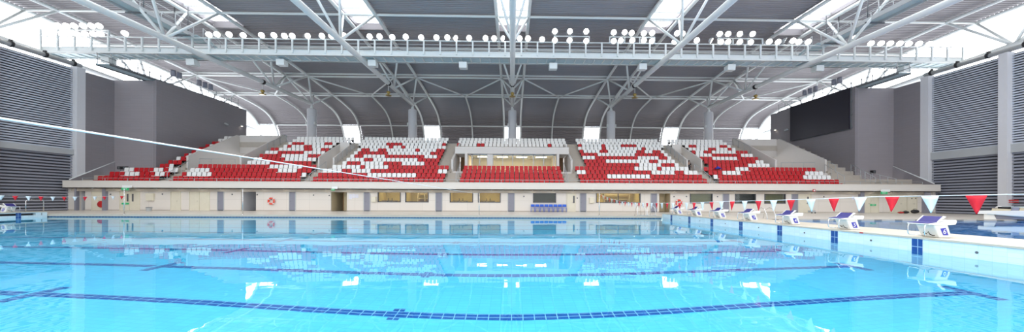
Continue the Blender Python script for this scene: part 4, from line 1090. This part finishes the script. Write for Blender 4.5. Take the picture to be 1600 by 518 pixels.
for a, c in ((66, 172), (866, 920), (952, 1022), (1121, 1190)):
    xa, xc = wx(a, GY0, 60), wx(c, GY0, 60)
    b = MB(); b.box(xa, xc, GY0-.14, GY0-.04, GZ+2.05, GZ+2.12)
    k = max(1, round((xc-xa)/1.5))
    for i in range(k+1): x = xa+(xc-xa)*i/k; b.box(x-.05, x+.05, GY0-.16, GY0-.06, GZ+1.5, GZ+2.1)
    b.build('lamp_frame', 'steel', t)
# floodlights
def flood_proto():
    t = empty('floodlight')
    b = MB(); b.lathe([(.0, .26), (.12, .25), (.22, .14), (.27, 0), (.25, -.02), (.245, .01)], (0, 0, 0), (0, 1, 0), 18); o = b.build('housing', 'housing', local=True); o.parent = t
    b = MB(); b.disc((0, -.0, 0), (0, -1, 0), .225, 18); o = b.build('lens', 'lens', local=True); o.parent = t
    b = MB(); b.tube([(-.30, .05, 0), (-.30, .08, -.28), (0, .08, -.34), (.30, .08, -.28), (.30, .05, 0)], .02, 5); o = b.build('bracket', 'steelg', local=True); o.parent = t
    return t
singles = [(195, 52, 0), (326.5, 54, 0), (339, 53.5, 0), (358, 53.7, 0), (380, 55, 1), (408.7, 55, 0), (428, 55, 0), (444.4, 56, 0), (456.6, 56, 0), (480.7, 56, 1), (503, 56, 0), (517.8, 56, 0), (537.5, 55.5, 0),
           (577.6, 57, 0), (593, 57, 0), (613, 58, 0), (634, 57.5, 0), (658, 58.5, 0), (682, 58.5, 0), (699, 58.5, 0), (712, 59.5, 1), (733, 59.5, 0), (758.7, 59.5, 0), (772, 60, 0), (785.7, 60, 1), (812, 60, 0), (825, 60, 0), (847, 61.5, 0),
           (1058, 52, 0), (1066.6, 52.5, 0), (1054, 65, 0), (1088.8, 63, 0), (1112, 63.5, 1), (1202, 65, 0), (1216, 65.5, 0), (1227, 63.5, 1), (1239, 63.5, 0), (1248, 65.5, 0), (1263, 65.3, 0), (1335, 56, 0), (1361, 67.8, 0), (1376.6, 67.8, 0), (1391, 67.8, 0),
           (1406, 68, 0), (1420, 68.5, 0), (1436, 68.3, 0), (1452, 68.7, 0), (1468.5, 68.7, 0), (1482, 68.7, 0), (1498, 69, 0)]
clusters = [('at the left end of the gantry', [(74, 40), (91, 40), (104, 40.5), (116, 40.5), (130, 40.5), (143, 40.5), (155, 40.5)], [(77, 52), (97, 53), (107, 53), (120, 53), (133, 53), (146, 53), (157, 53)]),
            ('just right of the central truss', [(867, 49), (890.4, 49), (916, 49)], [(867, 63), (890, 63), (916, 64)]),
            ('left of the right inner truss', [(959, 50.6), (976, 50.5), (987, 51.5), (1006, 52), (1019, 51.5)], [(959, 64), (970, 63.3), (988, 63), (1006, 63), (1018.5, 64)]),
            ('right of the right inner truss', [(1124.5, 53), (1137.6, 53), (1156, 53), (1176, 53)], [(1126.4, 65.6), (1137.6, 65.5), (1156, 65.5), (1173, 66)])]
fp = flood_proto(); first = True
def flood(px, py, side, label, group):
    global first
    t = fp if first else copy_tree(fp); first = False
    p = atY(px, py, GY0-.25); t.location = cv(p)
    tgt = Vector((p.x*.55, 4, 0)) if not side else Vector((p.x+20*(1 if side > 0 else -1), 18, 3))
    d = (tgt-p).normalized()
    t.rotation_euler = (0, 0, 0); t.rotation_mode = 'XYZ'
    q = d.to_track_quat('-Y', 'Z'); t.rotation_euler = q.to_euler()
    tag(t, label, 'floodlight', group)
for i, (px, py, sd) in enumerate(singles): flood(px, py, sd, '%s lit floodlight from the left in the gantry single row' % ordw(i), 'single row floodlights on the gantry')
for nm, up, lo in clusters:
    for i, (px, py) in enumerate(up): flood(px, py, 0, '%s floodlight from left, upper row of the pair %s' % (ordw(i), nm), 'twin row floodlight clusters')
    for i, (px, py) in enumerate(lo): flood(px, py, 0, '%s floodlight from left, lower row of the pair %s' % (ordw(i), nm), 'twin row floodlight clusters')
# loudspeakers under the gantry
for i, (px, py) in enumerate([(170, 95), (302, 98.5), (441, 98.5), (583, 100), (724, 103), (864, 104.5), (1003, 105.5), (1140, 106.5), (1277, 108), (1412, 109)]):
    p = atY(px, py, 31.3); t = empty('hanging_loudspeaker', p, label='%s pale loudspeaker from the left hanging under the gantry' % ordw(i), cat='loudspeaker', group='loudspeakers under the gantry')
    b = MB(); b.prism([(-.36, .28), (.30, .20), (.30, -.25), (-.30, -.28)], 'x', -.38, .38); o = bevel(b.build('cabinet', 'steel', local=True), .02); o.parent = t
    b = MB(); b.box(-.03, .03, -.03, .03, .2, GZ-p.z); o = b.build('hanger', 'darksteel', local=True); o.parent = t
# bell shaped horns under the chords
for i, (x, nm) in enumerate(zip(TX[1:6], TN[1:6])):
    y = 37.4; zb = bz(y, False)
    t = empty('pendant_horn', (x, y, zb-1.35), label='small brass bell shaped fitting hanging below the %s truss' % nm, cat='fitting', group='bell fittings under the trusses')
    b = MB(); b.tube([(x, y-.15, zb), (x, y+.15, zb)], .29, 12); b.build('clamp', 'black', t)
    b = MB(); b.tube([(x, y, zb-.2), (x, y, zb-1.0)], .035, 6); b.build('rod', 'steel', t)
    b = MB(); b.lathe([(.06, .40), (.20, .32), (.20, .12), (.10, .08), (.12, .0), (.34, -.10), (.36, -.14), (0, -.12)], (x, y, zb-1.3), (0, 0, 1), 16); b.build('bell', 'brass', t)
# high catwalks beside the outer trusses, with stairs down to the gantry
for s, nm in ((-1, 'left'), (1, 'right')):
    xa, xb = s*30.6, s*29.4
    x0, x1 = min(xa, xb), max(xa, xb)
    t = empty('catwalk', ((x0+x1)/2, 24, 16.4), label='high %s catwalk slung beside the outer truss in front of the gantry' % nm, cat='catwalk')
    b = MB(); b.box(x0, x1, 17, 30.0, 16.3, 16.36); b.build('deck', 'grating', t)
    for x in (x0, x1):
        b = MB(); b.box(x-.05, x+.05, 17, 30.0, 16.1, 16.45); b.build('stringer', 'steelg', t)
        b = MB(); b.tube([(x, 17, 17.4), (x, 30, 17.4)], .03, 6); b.tube([(x, 17, 16.9), (x, 30, 16.9)], .02, 6); b.build('handrail', 'steelg', t)
        for k in range(9):
            y = 17.2+k*1.6; b = MB(); b.tube([(x, y, 16.3), (x, y, 17.4)], .03, 6); b.build('post', 'steelg', t)
    b = MB()
    for y in (18, 22, 26, 29.5): b.box(x0-.2, x1+.2, y-.05, y+.05, 16.0, 16.12); b.tube([(x0, y, 16.1), (x0, y, 18.6)], .04, 6); b.tube([(x1, y, 16.1), (x1, y, 18.6)], .04, 6)
    b.build('hangers', 'darksteel', t)
    t = empty('gantry_stair', ((x0+x1)/2, 31, 15), label='steep steel stair from the %s catwalk down to the gantry' % nm, cat='stair')
    xs = s*27.6
    sx = s*29.2
    for yy in (30.7, 31.5):
        b = MB(); b.obox(((sx+xs)/2, yy, 15.65), ((xs-sx)/2, 0, -.75), (0, .03, 0), (0, 0, .12)); b.build('stringer', 'steelg', t)
        b = MB(); b.tube([(sx, yy, 17.3), (xs, yy, 15.9)], .03, 6); b.tube([(sx, yy, 16.3), (sx, yy, 17.3)], .03, 6); b.tube([(xs, yy, 14.9), (xs, yy, 15.9)], .03, 6); b.build('handrail', 'steelg', t)
    b = MB()
    for k in range(8): f = (k+.5)/8; b.box(sx+(xs-sx)*f-.13, sx+(xs-sx)*f+.13, 30.7, 31.5, 16.35-1.5*f, 16.38-1.5*f)
    b.build('treads', 'grating', t)
    b = MB(); b.box(min(s*29.1, s*30.6), max(s*29.1, s*30.6), 30.0, 31.6, 16.3, 16.36); b.build('landing', 'grating', t)
    # catwalk on top of the side wall
    x0, x1 = min(s*36.2, s*37.4), max(s*36.2, s*37.4)
    t = empty('catwalk', (s*36.8, 38, 13.3), label='railed lamp catwalk along the top of the %s grey side wall' % nm, cat='catwalk')
    b = MB(); b.box(x0, x1, 29.4, 43, 13.30, 13.36); b.build('deck', 'grating', t)
    for x in (x0, x1):
        b = MB(); b.box(x-.04, x+.04, 29.4, 43, 13.2, 13.4); b.build('stringer', 'darksteel' , t)
        for z in (.5, 1.0): b = MB(); b.tube([(x, 29.4, 13.35+z), (x, 43, 13.35+z)], .03, 6); b.build('handrail', 'darksteel' if z < .9 else 'steelg', t)
        for k in range(14): y = 29.5+k*1.03; b = MB(); b.tube([(x, y, 13.3), (x, y, 14.35)], .03, 5); b.build('post', 'steelg', t)
    for k, y in enumerate((34.6, 35.2, 37.4, 38.1, 38.8)):
        tt = empty('spotlight', (s*36.0, y, 14.5), label='%s drum spotlight from the pool on the %s wall catwalk' % (ordw(k), nm), cat='spotlight', group='drum spotlights on the wall catwalks')
        b = MB(); b.lathe([(0, .35), (.2, .33), (.22, .1), (.22, -.30), (.17, -.32), (0, -.28)], (s*36.0, y, 14.55), (0, 0, 1), 14); b.build('drum', 'greydoor', tt)
        b = MB(); b.tube([(s*36.2, y, 14.35), (s*36.0, y, 14.45)], .03, 6); b.build('arm', 'darksteel', tt)

# ------------------------------------------------------------------ sky, exposure
w = bpy.data.worlds.new('sky'); bpy.context.scene.world = w; w.use_nodes = True
n = w.node_tree.nodes; l = w.node_tree.links; bg = n['Background']
tc = n.new('ShaderNodeTexCoord'); sp = n.new('ShaderNodeSeparateXYZ'); l.new(tc.outputs['Generated'], sp.inputs[0])
cr = n.new('ShaderNodeValToRGB'); cr.color_ramp.elements[0].position = .45; cr.color_ramp.elements[0].color = (.82, .86, .92, 1); cr.color_ramp.elements[1].position = .8; cr.color_ramp.elements[1].color = (.97, .98, 1, 1)
mr = n.new('ShaderNodeMapRange'); mr.inputs['From Min'].default_value = -1; l.new(sp.outputs['Z'], mr.inputs['Value']); l.new(mr.outputs[0], cr.inputs[0])
l.new(cr.outputs[0], bg.inputs['Color'])
nrm = n.new('ShaderNodeVectorMath'); nrm.operation = 'DOT_PRODUCT'; l.new(tc.outputs['Generated'], nrm.inputs[0]); nrm.inputs[1].default_value = (0.0, .94, .34)
m2 = n.new('ShaderNodeMapRange'); m2.interpolation_type = 'SMOOTHSTEP'; m2.inputs['From Min'].default_value = -.1; m2.inputs['From Max'].default_value = .9
m2.inputs['To Min'].default_value = 1.5; m2.inputs['To Max'].default_value = 6.0
l.new(nrm.outputs['Value'], m2.inputs['Value']); l.new(m2.outputs[0], bg.inputs['Strength'])
sc = bpy.context.scene
sc.view_settings.view_transform = 'Standard'; sc.view_settings.look = 'None'; sc.view_settings.gamma = 1; sc.view_settings.use_curve_mapping = False
sc.view_settings.exposure = 0.35
sc.cycles.max_bounces = 12; sc.cycles.diffuse_bounces = 5; sc.cycles.glossy_bounces = 4; sc.cycles.transmission_bounces = 8; sc.cycles.transparent_max_bounces = 12
sc.cycles.caustics_refractive = True; sc.cycles.caustics_reflective = True
sc.cycles.sample_clamp_indirect = 6.0
